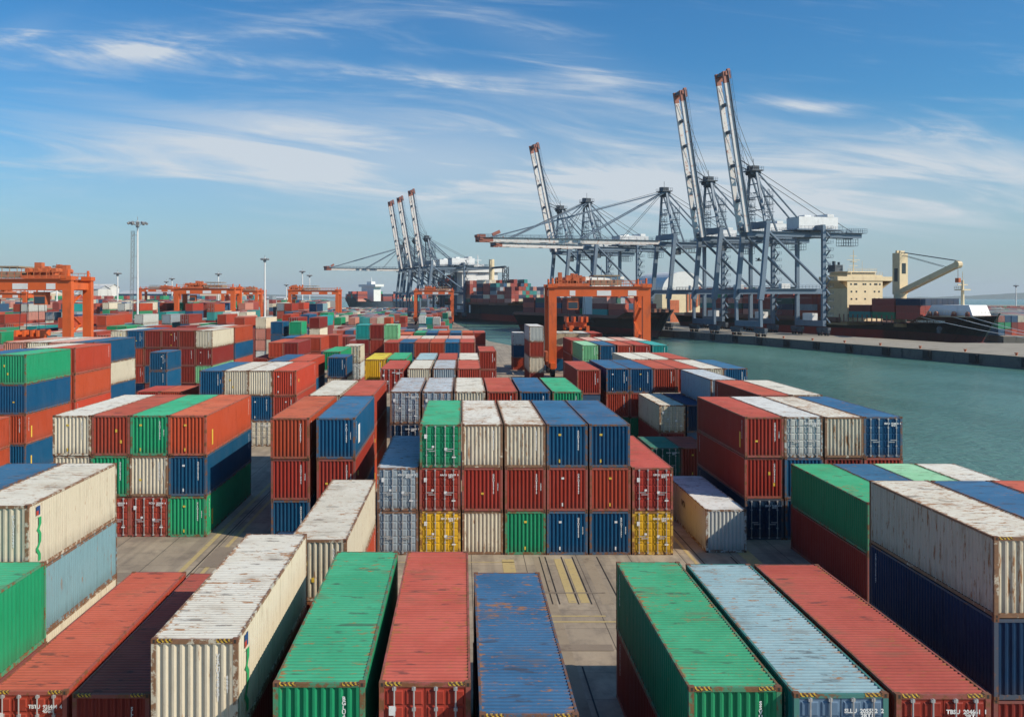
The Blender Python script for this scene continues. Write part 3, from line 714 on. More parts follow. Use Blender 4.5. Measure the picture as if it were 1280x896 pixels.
    for s in (-1, 1):
        mb.rail((-49, s*2, zg-4), (-42, s*2, zg-4), 2.6, 6, .09); mb.tube((-49, s*2, zg-1.4), (-49, s*2, zg), .12); mb.tube((-42, s*2, zg-1.4), (-42, s*2, zg), .12)
    mb.box(-49, -42, -2, 2, zg-4.1, zg-3.95)
    P('end_platform', mb)
    # trolley and cab
    tx_ = -14
    mb = MB(); mb.box(tx_-3.5, tx_+3.5, -3.0, 3.0, zg-1.9, zg-1.2); mb.box(tx_-3, tx_-1, -2, 2, zg-1.2, zg+1); mb.rail((tx_-6, -3.4, zg-3.6), (tx_+4, -3.4, zg-3.6), 2.0, 7, .07); mb.rail((tx_-6, 3.4, zg-3.6), (tx_+4, 3.4, zg-3.6), 2.0, 7, .07); mb.box(tx_-6, tx_+4, -3.4, 3.4, zg-3.7, zg-3.55); P('trolley', mb)
    mb = MB(); mb.box(tx_+4, tx_+6.5, -1.3, 1.3, zg-4.8, zg-2.0); cab = P('operator_cab', mb, dk)
    mb = MB(); mb.box(tx_+6.52, tx_+6.56, -1.1, 1.1, zg-4.5, zg-2.6); P('window', mb, M['glass'], cab)
    # stairs up the landside leg, lift shaft up the waterside leg
    mb = MB(); xs = -G-1.7
    for k in range(13):
        z0, z1 = 5+k*2.8, 5+(k+1)*2.8; a, b = (-1.6, 1.6) if k % 2 else (1.6, -1.6)
        mb.bar((xs, Wd+a, z0), (xs, Wd+b, z1), .7, .12); mb.box(xs-1.0, xs+.9, Wd-2.3, Wd+2.3, z1-.06, z1+.04); mb.rail((xs-1.0, Wd-2.3, z1), (xs-1.0, Wd+2.3, z1), 1.1, 3, .05)
    P('stair_flights', mb)
    for yy in (-Wd+2.2, Wd-2.2):
        mb = MB()
        mb.lattice((lean-2, yy, zg+4), (lean-2, yy, zg+17), 2.2, 5, .1)
        for k in range(4): mb.box(lean-3.6, lean-.4, yy-1.6, yy+1.6, zg+5+k*3, zg+5.12+k*3)
        P('service_ladder', mb)
    mb = MB(); mb.box(-G+3, -3, -Wd-1.6, -Wd-.7, 18.2, 18.3); mb.rail((-G+3, -Wd-1.6, 18.3), (-3, -Wd-1.6, 18.3), 1.2, 14, .06); mb.box(-G+3, -3, Wd+.7, Wd+1.6, 18.2, 18.3); mb.rail((-G+3, Wd+1.6, 18.3), (-3, Wd+1.6, 18.3), 1.2, 14, .06); P('portal_walkway', mb)
    mb = MB(); mb.box(-G-1.2, -G+1.2, -3, 3, 5.8, 8.6); P('electric_house', mb, M['house']); mb = MB(); mb.box(-G+4, -G+8, -Wd-1, -Wd+1, 18.3, 20.4); P('electric_house', mb, M['house'])
    # boom
    hp = Vector((2.0, 0, zg+.6)); an = R(ang if up else 0); d = Vector((math.cos(an), 0, math.sin(an))); nrm = Vector((-math.sin(an), 0, math.cos(an)))
    def bpnt(s, yy=0, h=0): return hp+d*s+Vector((0, yy, 0))+nrm*h
    for s in (-1, 1):
        mb = MB(); seg = 11
        for k in range(seg):
            a, b = bl*(k/seg)**.8, bl*((k+1)/seg)**.8; red = k == seg-1
            mb.bar(bpnt(a, s*2.5), bpnt(b, s*2.5), 1.0 if not red else 1.04, 1.9 if not red else 1.94, 1 if red else 0)
        mb.build('boom_girder', [M['boom'], M['boom_red']], root)
        mb = MB()          # walkway and lattice along the upper side
        n = 22
        for k in range(n+1): mb.tube(bpnt(bl*k/n, s*3.3, .9), bpnt(bl*k/n, s*3.3, 2.3), .07, n=3)
        mb.tube(bpnt(0, s*3.3, 2.3), bpnt(bl, s*3.3, 2.3), .07, n=3); mb.tube(bpnt(0, s*3.3, 1.6), bpnt(bl, s*3.3, 1.6), .06, n=3)
        mb.bar(bpnt(0, s*3.3, .9), bpnt(bl, s*3.3, .9), .8, .12)
        P('boom_walkway', mb)
    for q in (.02, .2, .42, .63, .80, .985):
        mb = MB(); mb.bar(bpnt(bl*q, -2.2, .2), bpnt(bl*q, 2.2, .2), .9 if q < .9 else 1.6, 1.2); P('boom_tie', mb, dk)
    mb = MB(); mb.bar(bpnt(bl-1, -3.4, .6), bpnt(bl-1, 3.4, .6), 1.6, 1.4); mb.bar(bpnt(bl, -3, 1.8), bpnt(bl, 3, 1.8), .8, .8); mb.bar(bpnt(bl-3, 2.6, 1.6), bpnt(bl+.8, 2.6, 1.6), .9, 1.2); mb.bar(bpnt(bl-3, -2.6, 1.6), bpnt(bl+.4, -2.6, 1.6), .9, .9)
    P('boom_tip_platform', mb, M['boom_red'])
    if up:
        mb = MB()
        for s in (-1, 1):
            mb.tube((ap.x, s*1.5, za+1), bpnt(bl*.92, s*1.5), .09, n=4); mb.tube((ap.x, s*2.2, za+.6), bpnt(bl*.66, s*2.2), .08, n=4); mb.tube((ap.x, s*2, za), bpnt(bl*.45, s*2.5, 1.2), .22, n=5)
            mb.tube(bpnt(bl*.45, s*2.5, 1.2), bpnt(bl*.15, s*2.3, 2.4), .2, n=5)
        P('hoist_ropes', mb, M['rope'])
    else:
        for s in (-1, 1):
            for q, r in ((.93, .26), (.44, .26)):
                mb = MB(); mb.tube((ap.x, s*2, za-.3), bpnt(bl*q, s*2.5, 1), r, n=6); P('forestay', mb)
            mb = MB(); mb.tube((ap.x, s*1.2, za+.6), bpnt(bl*.9, s*1.2, 1.6), .1, n=4); mb.tube((ap.x, s*1.2, za+.6), bpnt(bl*.2, s*1.2, 1.6), .12, n=4); P('hoist_ropes', mb, M['rope'])
        mb = MB(); mb.bar(bpnt(bl*.92, 0, 2.2), bpnt(bl*.88, 0, 3.8), .8, 1.4); P('stay_anchor', mb, M['boom_red'])
    return root
RZ1 = math.atan2(-.272, -.962); RZ2 = math.atan2(-.41, -.912)
def edgeX(px, off=3.0):
    k = (px-VX)/F; Y = (142+.283*223+off)/(k+.283); return k*Y, Y
tdir = Vector((-.272, .962))
for px, lab, up in ((951, 'blue-grey quay crane with white raised boom, largest and nearest', True), (893, 'blue-grey quay crane with raised boom, second nearest on the pier', True), (836, 'blue-grey quay crane with long boom lowered over the water, middle of row', False)):
    X, Y = edgeX(px); sts(X+tdir.x*8, Y+tdir.y*8, RZ1, lab, up, bl=62 if up else 87, ang=80.5)
sts(62.5, 455, RZ2, 'blue-grey quay crane with horizontal boom, just right of the raised boom above orange gantry', False, bl=50, zg=40)
sts(53.0, 492, RZ2, 'blue-grey quay crane with lone raised boom above the orange gantry', True, bl=60, ang=77)
for k, (X, Y, lab, up, bl2, zg) in enumerate(((-27.5, 634, 'distant quay crane with tallest raised boom, right of far group', True, 55, 36), (-37, 660, 'distant quay crane with raised boom, middle of far group', True, 53, 36),
        (-46, 688, 'distant quay crane with raised boom, left of far group', True, 53, 36), (-51, 716, 'distant quay crane with boom lowered to the left', False, 60, 36))):
    sts(X, Y, RZ2-.02, lab, up, zg=zg, za=57 if up else 55, bl=bl2, ang=81 if k == 0 else 80, near=False)

# ---------------------------------------------------------------- rubber tyred gantries
def rtg(x, y, label, span=18.0, base=8.0, zt=17.0, spr=None, tro=.25, group='orange yard gantries', rz=0.0, bright=1):
    root = tag(empty('yard_gantry_crane', (x, y, 0), rz), label, 'gantry crane', group)
    og, od = M['orange'], M['orange_dk']
    def P(name, mb, m=og, par=root): return mb.build(name, m, par)
    for xx in (0, span):
        for yy in (0, base):
            mb = MB(); s = 1 if xx == 0 else -1
            mb.bar((xx, yy, 1.6), (xx, yy, zt), 1.1, 1.5)
            mb.box(xx-.9, xx+.9, yy-.9, yy+.9, zt-.2, zt+.5); mb.tube((xx, yy, zt+.5), (xx, yy, zt+1.6), .22)
            P('leg', mb)
            for q in (-.9, .9):
                wmb = MB(); wmb.tube((xx-.35, yy+q, .75), (xx+.35, yy+q, .75), .75, n=14); P('wheel', wmb, M['tyre'])
        mb = MB(); mb.box(xx-.5, xx+.5, -1.4, base+1.4, 1.5, 2.6); P('sill_beam', mb)
        mb = MB(); mb.box(xx-.4, xx+.4, .76, base-.76, zt-1.8, zt-.6); P('end_beam', mb)
        mb = MB(); mb.box(xx-1.4, xx-.6, 1.5, base-1.5, 2.7, 4.6); P('power_unit', mb, od)
    for yy in (0, base):
        mb = MB(); mb.box(.76, span-.76, yy-.55, yy+.55, zt-1.9, zt); P('girder', mb)
        mb = MB(); yo = yy-.9 if yy == 0 else yy+.9
        mb.box(0, span, min(yo, yy-.55 if yy == 0 else yy+.55), max(yo, yy-.55 if yy == 0 else yy+.55), zt-.02, zt+.05); mb.rail((0, yo, zt+.05), (span, yo, zt+.05), 1.1, 16, .05); P('railing', mb, od)
    for a, b in ((.18, .24), (.47, .62), (.80, .89)):
        mb = MB(); mb.box(span*a, span*b, -.58, -.56, zt-1.75, zt-.75); P('sign_plate', mb, M['white'])
    # trolley machinery
    c = span*tro; r2 = random.Random(int(x*3+y)); mb = MB(); mb.box(c-3.2, c+3.2, .2, base-.2, zt+.1, zt+.6)
    for k in range(16):
        a = c-3.2+r2.random()*5.4; yy = .3+r2.random()*(base-1.8); h = .6+r2.random()*1.7; mb.box(a, a+.5+r2.random()*.8, yy, yy+.8+r2.random()*.5, zt+.6, zt+.6+h)
    for k in range(4): mb.tube((c-2.4+k*1.5, .6, zt+1.5), (c-2.4+k*1.5, base-.6, zt+1.5), .45, n=8)
    mb.rail((c-3.2, .2, zt+.6), (c+3.2, .2, zt+.6), 1.2, 6, .05)
    P('trolley', mb, od)
    e = c+3.6 if tro < .5 else c-4.5-span*.28
    mb = MB(); mb.box(e, e+span*.33, 1.2, base-1.2, zt+.3, zt+1.3); mb.box(e+.5, e+.5+span*.28, .8, base-.8, zt+2.0, zt+2.25)
    for k in range(4): mb.tube((e+1.2+k*1.3, .9, zt+1.2), (e+1.2+k*1.3, .9, zt+2.1), .08)
    P('canopy', mb, M['strip'])
    mb = MB(); mb.box(c-1.0, c+1.0, -.0, 1.8, zt-4.4, zt-2.2); cab = P('operator_cab', mb, od); mb = MB(); mb.box(c-.9, c+.9, -.03, -.01, zt-4.2, zt-3.0); P('window', mb, M['glass'], cab)
    # stairs on one end
    mb = MB(); xs = span-.9
    for k in range(5):
        z0, z1 = 2.6+k*2.6, 2.6+(k+1)*2.6; a, b = (1.2, base-1.2) if k % 2 == 0 else (base-1.2, 1.2)
        mb.bar((xs, a, z0), (xs, b, z1), .5, .1); mb.tube((xs-.3, a, z0+1), (xs-.3, b, z1+1), .04, n=3)
    P('stairs', mb, og)
    if spr:
        sx, sz = spr
        mb = MB(); mb.box(sx-1.9, sx+1.9, 2.4, 5.2, sz, sz+.9); mb.box(sx-1.6, sx-1.0, -1.2, base+1.2, sz-.2, sz+.3); mb.box(sx+1.0, sx+1.6, -1.2, base+1.2, sz-.2, sz+.3)
        for a in (-2.1, -.7, .7, 1.7): mb.box(sx+a, sx+a+.4, 1.5, 6, sz+.9, sz+2.0)
        for a in (-1, 1):
            for yy in (-1.3, base+1.2): mb.box(sx+a*1.6-.3, sx+a*1.6+.3, yy-.1, yy+.1, sz-.8, sz+.3)
        so_ = P('spreader', mb, og)
        mb = MB()
        for a in (-1.7, 1.7):
            for yy in (2.6, 5.0): mb.tube((sx+a, yy, sz+2), (sx+a*.8, yy, zt), .05, n=4)
        P('hoist_rope', mb, M['rope'], so_)
    return root
rtg(17.3, 169, 'large orange yard gantry crane in the centre beside the water', 18.0, 8, 17.2, spr=(5.0, 9.4), tro=.22)
rtg(-84.6, 150, 'orange yard gantry crane cut off by the left edge', 17.4, 8, 18.3, tro=.72, spr=(9.5, 7.5))
rtg(-99, 305, 'orange yard gantry right of the tall white mast', 19.5, 9, 18.0, tro=.28)
rtg(-82, 418, 'orange yard gantry left of the far quay cranes', 22.5, 10, 18.0, tro=.1)
rtg(-25.5, 478, 'plain orange yard gantry below the far quay cranes', 20.0, 10, 18.2, tro=.4)
rtg(-133, 512, 'small distant orange gantry behind the slender mast', 16, 9, 18.4, tro=.6)
rtg(-186, 330, 'distant orange gantry seen through the left-edge gantry', 22, 9, 16.5, tro=.5)
rtg(-128, 470, 'distant orange gantry behind the one by the mast', 18, 9, 18, tro=.4)
rtg(-205, 560, 'far orange gantry left of the tall white mast', 22, 10, 20, tro=.7)

# ---------------------------------------------------------------- light masts
def mast(px, pytop, Y, label, ladder=False, r=.32, zb=0):
    X = (px-VX)*Y/F; zt = H+(VY-pytop)*Y/F
    root = tag(empty('light_mast', (X, Y, zb)), label, 'light mast', 'light masts over the yard')
    MB().tube((0, 0, 0), (0, 0, zt), r*1.25, r*.75, n=10).build('pole', M['white'], root)
    mb = MB(); rr_ = 1.6 if not ladder else 2.4
    for k in range(12):
        a = 2*math.pi*k/12; a2 = 2*math.pi*(k+1)/12
        mb.tube((rr_*math.cos(a), rr_*math.sin(a), zt-.6), (rr_*math.cos(a2), rr_*math.sin(a2), zt-.6), .1, n=4)
        if k % 2 == 0: mb.tube((0, 0, zt-1.6), (rr_*math.cos(a), rr_*math.sin(a), zt-.6), .09, n=4)
    mb.tube((0, 0, zt), (0, 0, zt+1.2), .08, n=4); mb.tube((0, 0, zt-2.0), (0, 0, zt-.3), r*1.7, n=8)
    mb.build('lamp_ring', M['lamp'], root)
    for k in range(10):
        a = 2*math.pi*k/10; c, s = math.cos(a)*rr_, math.sin(a)*rr_
        b = MB(); b.bar((c*.9, s*.9, zt-.5), (c*1.22, s*1.22, zt-.95), .75, .5); b.build('floodlight', M['lamp'], root)
    if ladder:
        mb = MB(); mb.lattice((-2.0, 0, 0), (-1.4, 0, zt-3), .8, 44, .045)
        for k in range(6): mb.tube((-1.8, 0, zt*k/6+2), (0, 0, zt*k/6+2), .07, n=4)
        mb.build('ladder_cage', M['lamp'], root)
mast(172, 276, 262, 'tall white light mast with ladder, rising behind the left block', True, .29)
mast(331, 322, 400, 'slender light mast between the two left orange gantries', False, .42)
for px, py, Y, lab in ((71, 331, 420, 'thin light mast above the left-edge orange gantry'), (147, 340, 450, 'thin light mast just left of the tall mast'), (215, 347, 600, 'thin light mast just right of the tall mast'),
    (208, 351, 700, 'tiny light mast close right of the tall mast'), (273, 341, 520, 'thin light mast above the second orange gantry'), (378, 338, 560, 'thin light mast above the third orange gantry, left one'),
    (387, 343, 600, 'thin light mast above the third orange gantry, right one'), (358, 355, 700, 'tiny light mast left of the third orange gantry'), (1270, 356, 700, 'light mast at the far right edge')):
    mast(px, py, Y, lab, False, .4)

# ================================================================ ships
M['hull_dark'] = simple('hull_dark_green', (.012, .030, .032), .4, var=.15, scale=.05, grime=.25, gscale=.2, gcol=(.06, .045, .035, 1))
M['hull_navy'] = simple('hull_navy', (.020, .034, .055), .45, var=.2, scale=.05, grime=.25, gscale=.2, gcol=(.07, .055, .05, 1))
M['boot'] = simple('hull_red_boot', (.17, .030, .028), .55, var=.2, scale=.1, grime=.5, gscale=.3, gcol=(.07, .03, .03, 1))
M['deck'] = simple('deck_paint', (.20, .09, .06), .8)
M['window'] = flat('ship_window', (.02, .03, .04), .2)
def ship(x, y, fwd, L, B, D, DB, hullm, label, castle=26, boot=3.2, rake=9.0, name_txt=None):
    """x, y = stem at the deck; fwd = direction of the bow"""
    fx, fy = Vector(fwd).normalized(); a = math.atan2(fy, fx)
    global HALF
    root = tag(empty('container_ship', (x-fx*L/2, y-fy*L/2, WZ), a), label, 'ship', 'moored container ships')
    n = 44; levels = [-2.5, 0, boot, (boot+D)/2, 1.0]
    rings = []
    def half(t, z01):
        bd = B/2*(1 if t < .84 else max(.035, (1-((t-.84)/.16)**2.2)))*(1 if t > .12 else .86+.14*(t/.12))
        bw = B/2*(1 if t < .68 else max(.02, (1-((t-.68)/.32)**1.5)))*(1 if t > .16 else .45+.55*(t/.16))
        return bw+(bd-bw)*z01**1.3
    HALF = half
    for k in range(n+1):
        t_ = k/n; t_ = t_ if k < n*.7 else .7+.3*((k/n-.7)/.3)**.8
        zd = D+(DB-D)*min(1, max(0, (L*t_-(L-castle-6))/6)); ring = []
        for lv in (-2.5, 0, boot-.02, boot, boot+(zd-boot)*.45, zd-1.0, zd):
            z01 = min(1, max(0, lv/zd)); xx = L*t_-L/2-rake*max(0, (t_-.75)/.25)**2*(1-z01)
            ring.append((xx, half(t_, z01), lv))
        rings.append(ring)
    mb = MB(); m_ = len(rings[0])
    for s in (-1, 1):
        for k in range(n):
            for j in range(m_-1):
                q = [rings[k][j], rings[k+1][j], rings[k+1][j+1], rings[k][j+1]]
                if s > 0: q = q[::-1]
                mb.quad(*[(p[0], s*-p[1] if s < 0 else -p[1]*-1, p[2]) for p in q], m=1 if j < 2 else 0)
    # transom and deck
    for j in range(m_-1):
        p, q = rings[0][j], rings[0][j+1]; mb.quad((p[0], -p[1], p[2]), (p[0], p[1], p[2]), (q[0], q[1], q[2]), (q[0], -q[1], q[2]), 1 if j < 2 else 0)
        p, q = rings[-1][j], rings[-1][j+1]; mb.quad((p[0], p[1], p[2]), (p[0], -p[1], p[2]), (q[0], -q[1], q[2]), (q[0], q[1], q[2]), 1 if j < 2 else 0)
    hull = mb.build('hull', [hullm, M['boot']], root, smooth=False)
    mb = MB()
    for k in range(n):
        p, q = rings[k][-1], rings[k+1][-1]; dz = 1.0
        mb.quad((p[0], -p[1], p[2]-dz), (q[0], -q[1], q[2]-dz), (q[0], q[1], q[2]-dz), (p[0], p[1], p[2]-dz))
    mb.build('deck', M['deck'], root)
    return root
def SP(root, name, mb, m, par=None): return mb.build(name, m, par or root)
def add_bays(x, y, fwd, L, bays, zdeck, across, lo, hi, where, seed, half=None, top=None, force=None):
    f = Vector(fwd).normalized(); side = Vector((f.y, -f.x)); a = math.atan2(f.y, f.x)   # side = starboard
    r = random.Random(seed)
    for bi, s in enumerate(bays):      # s = metres aft of the stem, centre of the bay
        n0 = r.randint(lo, hi)
        for c in range(across):
            off = (c-(across-1)/2)*2.5; n = max(1, min(hi, n0+r.choice((0, 0, 0, -1, 1))))
            if force and (bi, c) in force: tiers = force[(bi, c)]
            else: tiers = [pick_ship(r) for _ in range(n)]
            p = Vector((x, y))-f*s+side*off
            for k2, cc in enumerate(tiers):
                SPEC.append(dict(x=p.x, y=p.y, z=WZ+zdeck+k2*CH, L=12.0, kind=40, rz=a+math.pi/2, col=cc, typ='c', h=CH, tier='top' if k2 == len(tiers)-1 else 'lower', n=len(tiers), where=where, group='containers on the ships', extra='', ship=1))
def pick_ship(r): return r.choice('RRRRMMMBNNTGOOWKCPD')

# ship at the right, green-black bow pointing to the right
f3 = (.272, -.962); s3 = ship(181.5, 297, f3, 200, 25, 9.2, 12.6, M['hull_dark'], 'dark green container ship with cream bridge, bow behind the pier at right', castle=22, boot=4.3)
HALF3 = HALF
def s3x(aft): return 100-aft
mb = MB(); bx0, bx1 = s3x(76), s3x(64)
mb.box(bx0, bx1, -8.6, 8.6, 6.6, 27.0); mb.box(bx0-2, bx1-1, -6.0, 6.0, 27.0, 28.2)
br = SP(s3, 'superstructure', mb, M['cream'])
mb = MB(); mb.box(bx0+1, bx1+.4, -13.5, 13.5, 24.6, 25.1)
for s in (-1, 1):
    mb.box(bx0+1, bx1+.4, s*13.5-.1, s*13.5+.1, 25.1, 26.3); mb.quad((bx1+.3, s*8.6, 21.5), (bx1+.3, s*13.4, 24.6), (bx0+1, s*13.4, 24.6), (bx0+1, s*8.6, 21.5))
mb.box(bx1+.2, bx1+.4, -13.5, 13.5, 25.1, 26.3)
SP(s3, 'bridge_wing', mb, M['cream'])
mb = MB()
for zz in (23.2, 20.2, 17.2, 14.0, 11.0):
    for yy in ((-6.8, -5.0, -4.2, -.8, .2, 2.6, 4.8, 5.6, 7.2) if zz > 22 else (-6.6, -4.2, 0, 4.6, 6.8)):
        if zz < 16 and yy > 3: continue
        b = MB(); b.box(bx1+.01, bx1+.05, yy-.4, yy+.4, zz-.35, zz+.35); SP(s3, 'window', b, M['window'], br)
b = MB(); b.box(bx1-.96, bx1-.9, -5.6, 5.6, 27.3, 28.0); SP(s3, 'bridge_window', b, M['window'], br)
mb = MB(); mb.box(bx0-1, bx1-1.5, -7, 7, 28.2, 28.5); mb.rail((bx1-1.5, -7, 28.5), (bx1-1.5, 7, 28.5), 1.1, 12, .06); mb.rail((bx1, -8.6, 27), (bx1, 8.6, 27), 1.1, 12, .06); SP(s3, 'top_deck', mb, M['cream'])
mb = MB(); mb.tube((bx0+4, 1, 28.5), (bx0+4, 1, 37.5), .28, .12); 
for zz, w_ in ((31, 2.2), (33.4, 3.2), (35, 1.8)): mb.bar((bx0+4, 1-w_, zz), (bx0+4, 1+w_, zz), .16)
mb.box(bx0+3.2, bx0+4.8, -.2, 2.2, 32.6, 32.8); mb.tube((bx0+5, 4.5, 28.5), (bx0+5, 4.5, 33), .07); mb.tube((bx0+5, -4.5, 28.5), (bx0+5, -4.5, 31.5), .06); SP(s3, 'radar_mast', mb, M['cream'])
mb = MB(); mb.box(bx0-3, bx0+1.5, -6, -2.2, 28.2, 31.4); mb.tube((bx0-1, -4.6, 31.4), (bx0-1, -4.6, 33), .7, n=8); mb.tube((bx0, -3, 31.4), (bx0, -3, 32.6), .5, n=8); SP(s3, 'funnel', mb, M['steel_dark'])
# deck crane
px_ = s3x(45)
mb = MB(); mb.tube((px_, 0, 6.5), (px_, 0, 19), 2.3, n=16); mb.box(px_-1.9, px_+1.9, -1.9, 1.9, 19.0, 35.0); mb.box(px_-1.3, px_-.5, -1, 1, 35, 36); mb.box(px_+.5, px_+1.3, -1, 1, 35, 35.8); cr = SP(s3, 'crane_post', mb, M['cream'])
mb = MB(); mb.box(px_+1.92, px_+1.98, -.9, .9, 27, 31); mb.box(px_-.9, px_+.9, -1.98, -1.92, 24, 29); SP(s3, 'crane_cab_window', mb, M['window'], cr)
tip = (px_+27.5, 0, 29.6)
mb = MB(); mb.bar((px_+1.6, -1.1, 20.2), (tip[0], -.7, tip[2]), .8, 1.8); mb.bar((px_+1.6, 1.1, 20.2), (tip[0], .7, tip[2]), .8, 1.8); mb.bar((px_+9, -1.4, 22.4), (px_+9, 1.4, 22.4), .8); mb.tube((tip[0], -.9, tip[2]), (tip[0], .9, tip[2]), 1.3, n=10); SP(s3, 'crane_jib', mb, M['cream'], cr)
mb = MB()
for s in (-.8, .8): mb.tube((px_+1, s, 35.2), (tip[0], s, tip[2]+1.3), .12, n=4); mb.tube((px_+1, s, 34.2), (tip[0]-6, s, tip[2]-.6), .1, n=4)
SP(s3, 'crane_cable', mb, M['rope'], cr)
mb = MB(); mb.tube((tip[0], 0, tip[2]), (tip[0], 0, tip[2]-5.2), .1, n=4); mb.box(tip[0]-.8, tip[0]+.8, -.5, .5, tip[2]-6.4, tip[2]-4.8); SP(s3, 'crane_hook', mb, M['orange_dk'], cr)
mb = MB(); fm = s3x(15.5); mb.tube((fm, 0, 11), (fm, 0, 24), .75, .45, n=8); mb.box(fm-1.8, fm+1.8, -1.8, 1.8, 20.4, 20.8); mb.bar((fm, -2.2, 22.4), (fm, 2.2, 22.4), .3); mb.rail((fm-1.8, -1.8, 20.8), (fm+1.8, -1.8, 20.8), 1, 4, .07); mb.tube((fm, 0, 24), (fm, 0, 27), .1); SP(s3, 'fore_mast', mb, M['cream'])
mb = MB()      # white breakwater on the forecastle
mb.bar((s3x(22.5), -7.6, 11.3), (s3x(22.5), 7.6, 11.3), .4, 0.1); bwz = 15.2
for s in (-1, 1):
    v = [(s3x(24), s*8.2, 11.0), (s3x(7), s*4.0, 11.0), (s3x(9), s*3.8, bwz), (s3x(21.5), s*7.6, bwz)]
    if s < 0: v = v[::-1]
    mb.quad(*v)
mb.quad((s3x(7), -4, 11), (s3x(7), 4, 11), (s3x(9), 3.8, bwz), (s3x(9), -3.8, bwz)); mb.quad((s3x(21.5), -7.6, bwz), (s3x(9), -3.8, bwz), (s3x(9), 3.8, bwz), (s3x(21.5), 7.6, bwz)); mb.quad((s3x(24), 8.2, 11), (s3x(24), -8.2, 11), (s3x(21.5), -7.6, bwz), (s3x(21.5), 7.6, bwz))
SP(s3, 'breakwater', mb, M['house'])
for q, yy in ((21, -9.2), (18.5, -8.6), (13, -6.4), (9, -4.4)):
    b = MB(); b.tube((s3x(q), yy-.3, 12.2), (s3x(q), yy+.5, 12.2), .8, n=10); b.box(s3x(q)-1.0, s3x(q)+1.0, yy-.3, yy+.4, 11.2, 11.8); SP(s3, 'mooring_winch', b, M['boom_red'])
mb = MB(); mb.rail((s3x(6), -3.0, 12.2), (s3x(1), -.6, 12.2), 1.0, 5, .05); mb.rail((s3x(22), -10.2, 12.0), (s3x(8), -5.6, 12.2), 1.0, 14, .05); SP(s3, 'bow_railing', mb, M['cream'])
b = MB(); b.tube((s3x(9.2), 0, 1.0), (s3x(3.5), 0, .6), 2.0, 1.0, n=12); SP(s3, 'bulbous_bow', b, M['boot'])
b = MB(); b.tube((s3x(18), -7.6, 7.0), (s3x(17.6), -8.1, 6.8), .9, n=10); b.box(s3x(18.6), s3x(17.4), -8.3, -7.7, 5.2, 6.6); SP(s3, 'anchor', b, M['steel_dark'])
for k in range(12):
    b = MB(); q = s3x(36+k*2.6); b.box(q, q+.35, -12.2, -11.9, 8.2, 11.2); SP(s3, 'lashing_post', b, M['deck'])
# hatch coamings carry the boxes
for root, L_, B_, zz, a_, b_ in ((s3, 200, 25, 6.7, 12, 170),):
    mb = MB(); mb.box(-L_/2+a_, -L_/2+b_-38, -B_/2+1.5, B_/2-1.5, 7.6, 9.65); SP(root, 'hatch_covers', mb, M['deck'])
nm = text_mesh('bow_lettering', 'AL TAMBUK EYN LEZERN', 1.15, M['white'], sx=.95)
o = link('bow_lettering', nm, s3)
# place it along the port bow plating
for v in nm.vertices:
    aft = 20.5-v.co.x; zz = 8.9+v.co.z; t_ = (200-aft)/200; z01 = zz/12.6
    v.co = (s3x(aft)-9*((t_-.75)/.25)**2*(1-z01), -HALF3(t_, z01)-.22, zz)
# mooring lines from the bow to bollards on the pier
for (aft, yy, zz, ex, ey, lab) in ((24, -10.6, 11.0, 186, 258, 'pale mooring line, lowest of three from the bow'), (13, -7.0, 11.2, 190, 262, 'pale mooring line, middle of three from the bow'), (8, -4.6, 11.3, 196, 268, 'pale mooring line, highest of three from the bow')):
    f = Vector((.272, -.962)); c0 = Vector((181.5, 297))-f*aft; sd_ = Vector((f.y, -f.x)); p = c0-sd_*yy
    p0 = Vector((p.x, p.y, zz+WZ)); p1 = Vector((ex, ey, .5)); mb = MB(); pr_ = p0
    for k in range(1, 13):
        q = k/12; pt = p0.lerp(p1, q)-Vector((0, 0, 2.2*4*q*(1-q)*.5)); mb.tube(pr_, pt, .11, n=4); pr_ = pt
    tag(mb.build('mooring_line', M['mark_white']), lab, 'rope', 'mooring lines')
F3 = {}
for c in range(9):
    F3[(0, c)] = list('TM'); F3[(1, c)] = list('GRM') if c > 0 else list('GRM'); F3[(2, c)] = list('RRN'); F3[(3, c)] = list('RK')
add_bays(181.5, 297, f3, 200, [57, 44.2, 31.6], 9.7, 7, 2, 3, 'on the ship with cream bridge, forward', 4, force={(b_, c): ['TM', 'GRM', 'RRN'][b_] if not (b_ == 1 and c == 3) else '' for b_ in range(3) for c in range(9)})
add_bays(181.5, 297, f3, 200, [88, 101, 114, 127, 140, 153, 166], 9.7, 9, 3, 5, 'on the right ship behind its bridge', 9)

# ship 2, mid-right with its bow near the pier; ship 1 behind it; ship 0 far left
f2 = (.43, -.90); X2, Y2 = 88, 372
s2 = ship(X2, Y2, f2, 120, 24, 9.5, 12.4, M['hull_dark'], 'dark green ship behind the central orange gantry, bow at right', castle=16, boot=3.0)
mb = MB(); mb.box(5, 13, -8, 8, 8.4, 27); mb.box(6, 12, -11, 11, 25, 27.6); mb.tube((9, 0, 27), (9, 0, 33), .3, .15); SP(s2, 'superstructure', mb, M['white'])
mb = MB(); mb.box(-58, 40, -10.5, 10.5, 8.4, 9.8); SP(s2, 'hatch_covers', mb, M['deck'])
mb = MB(); mb.rail((42, -8, 12), (58, -1, 12.3), 1, 8, .06); mb.rail((42, 8, 12), (58, 1, 12.3), 1, 8, .06)
for q in (46, 50, 54): mb.box(q, q+1.6, -2.5, 2.5, 11.4, 12.9)
SP(s2, 'bow_gear', mb, M['deck'])
add_bays(X2, Y2, f2, 120, [25, 38, 64, 77, 90, 103], 9.8, 8, 2, 4, 'on the ship behind the central gantry', 21)
f1 = (.33, -.944); X1, Y1 = 50, 545
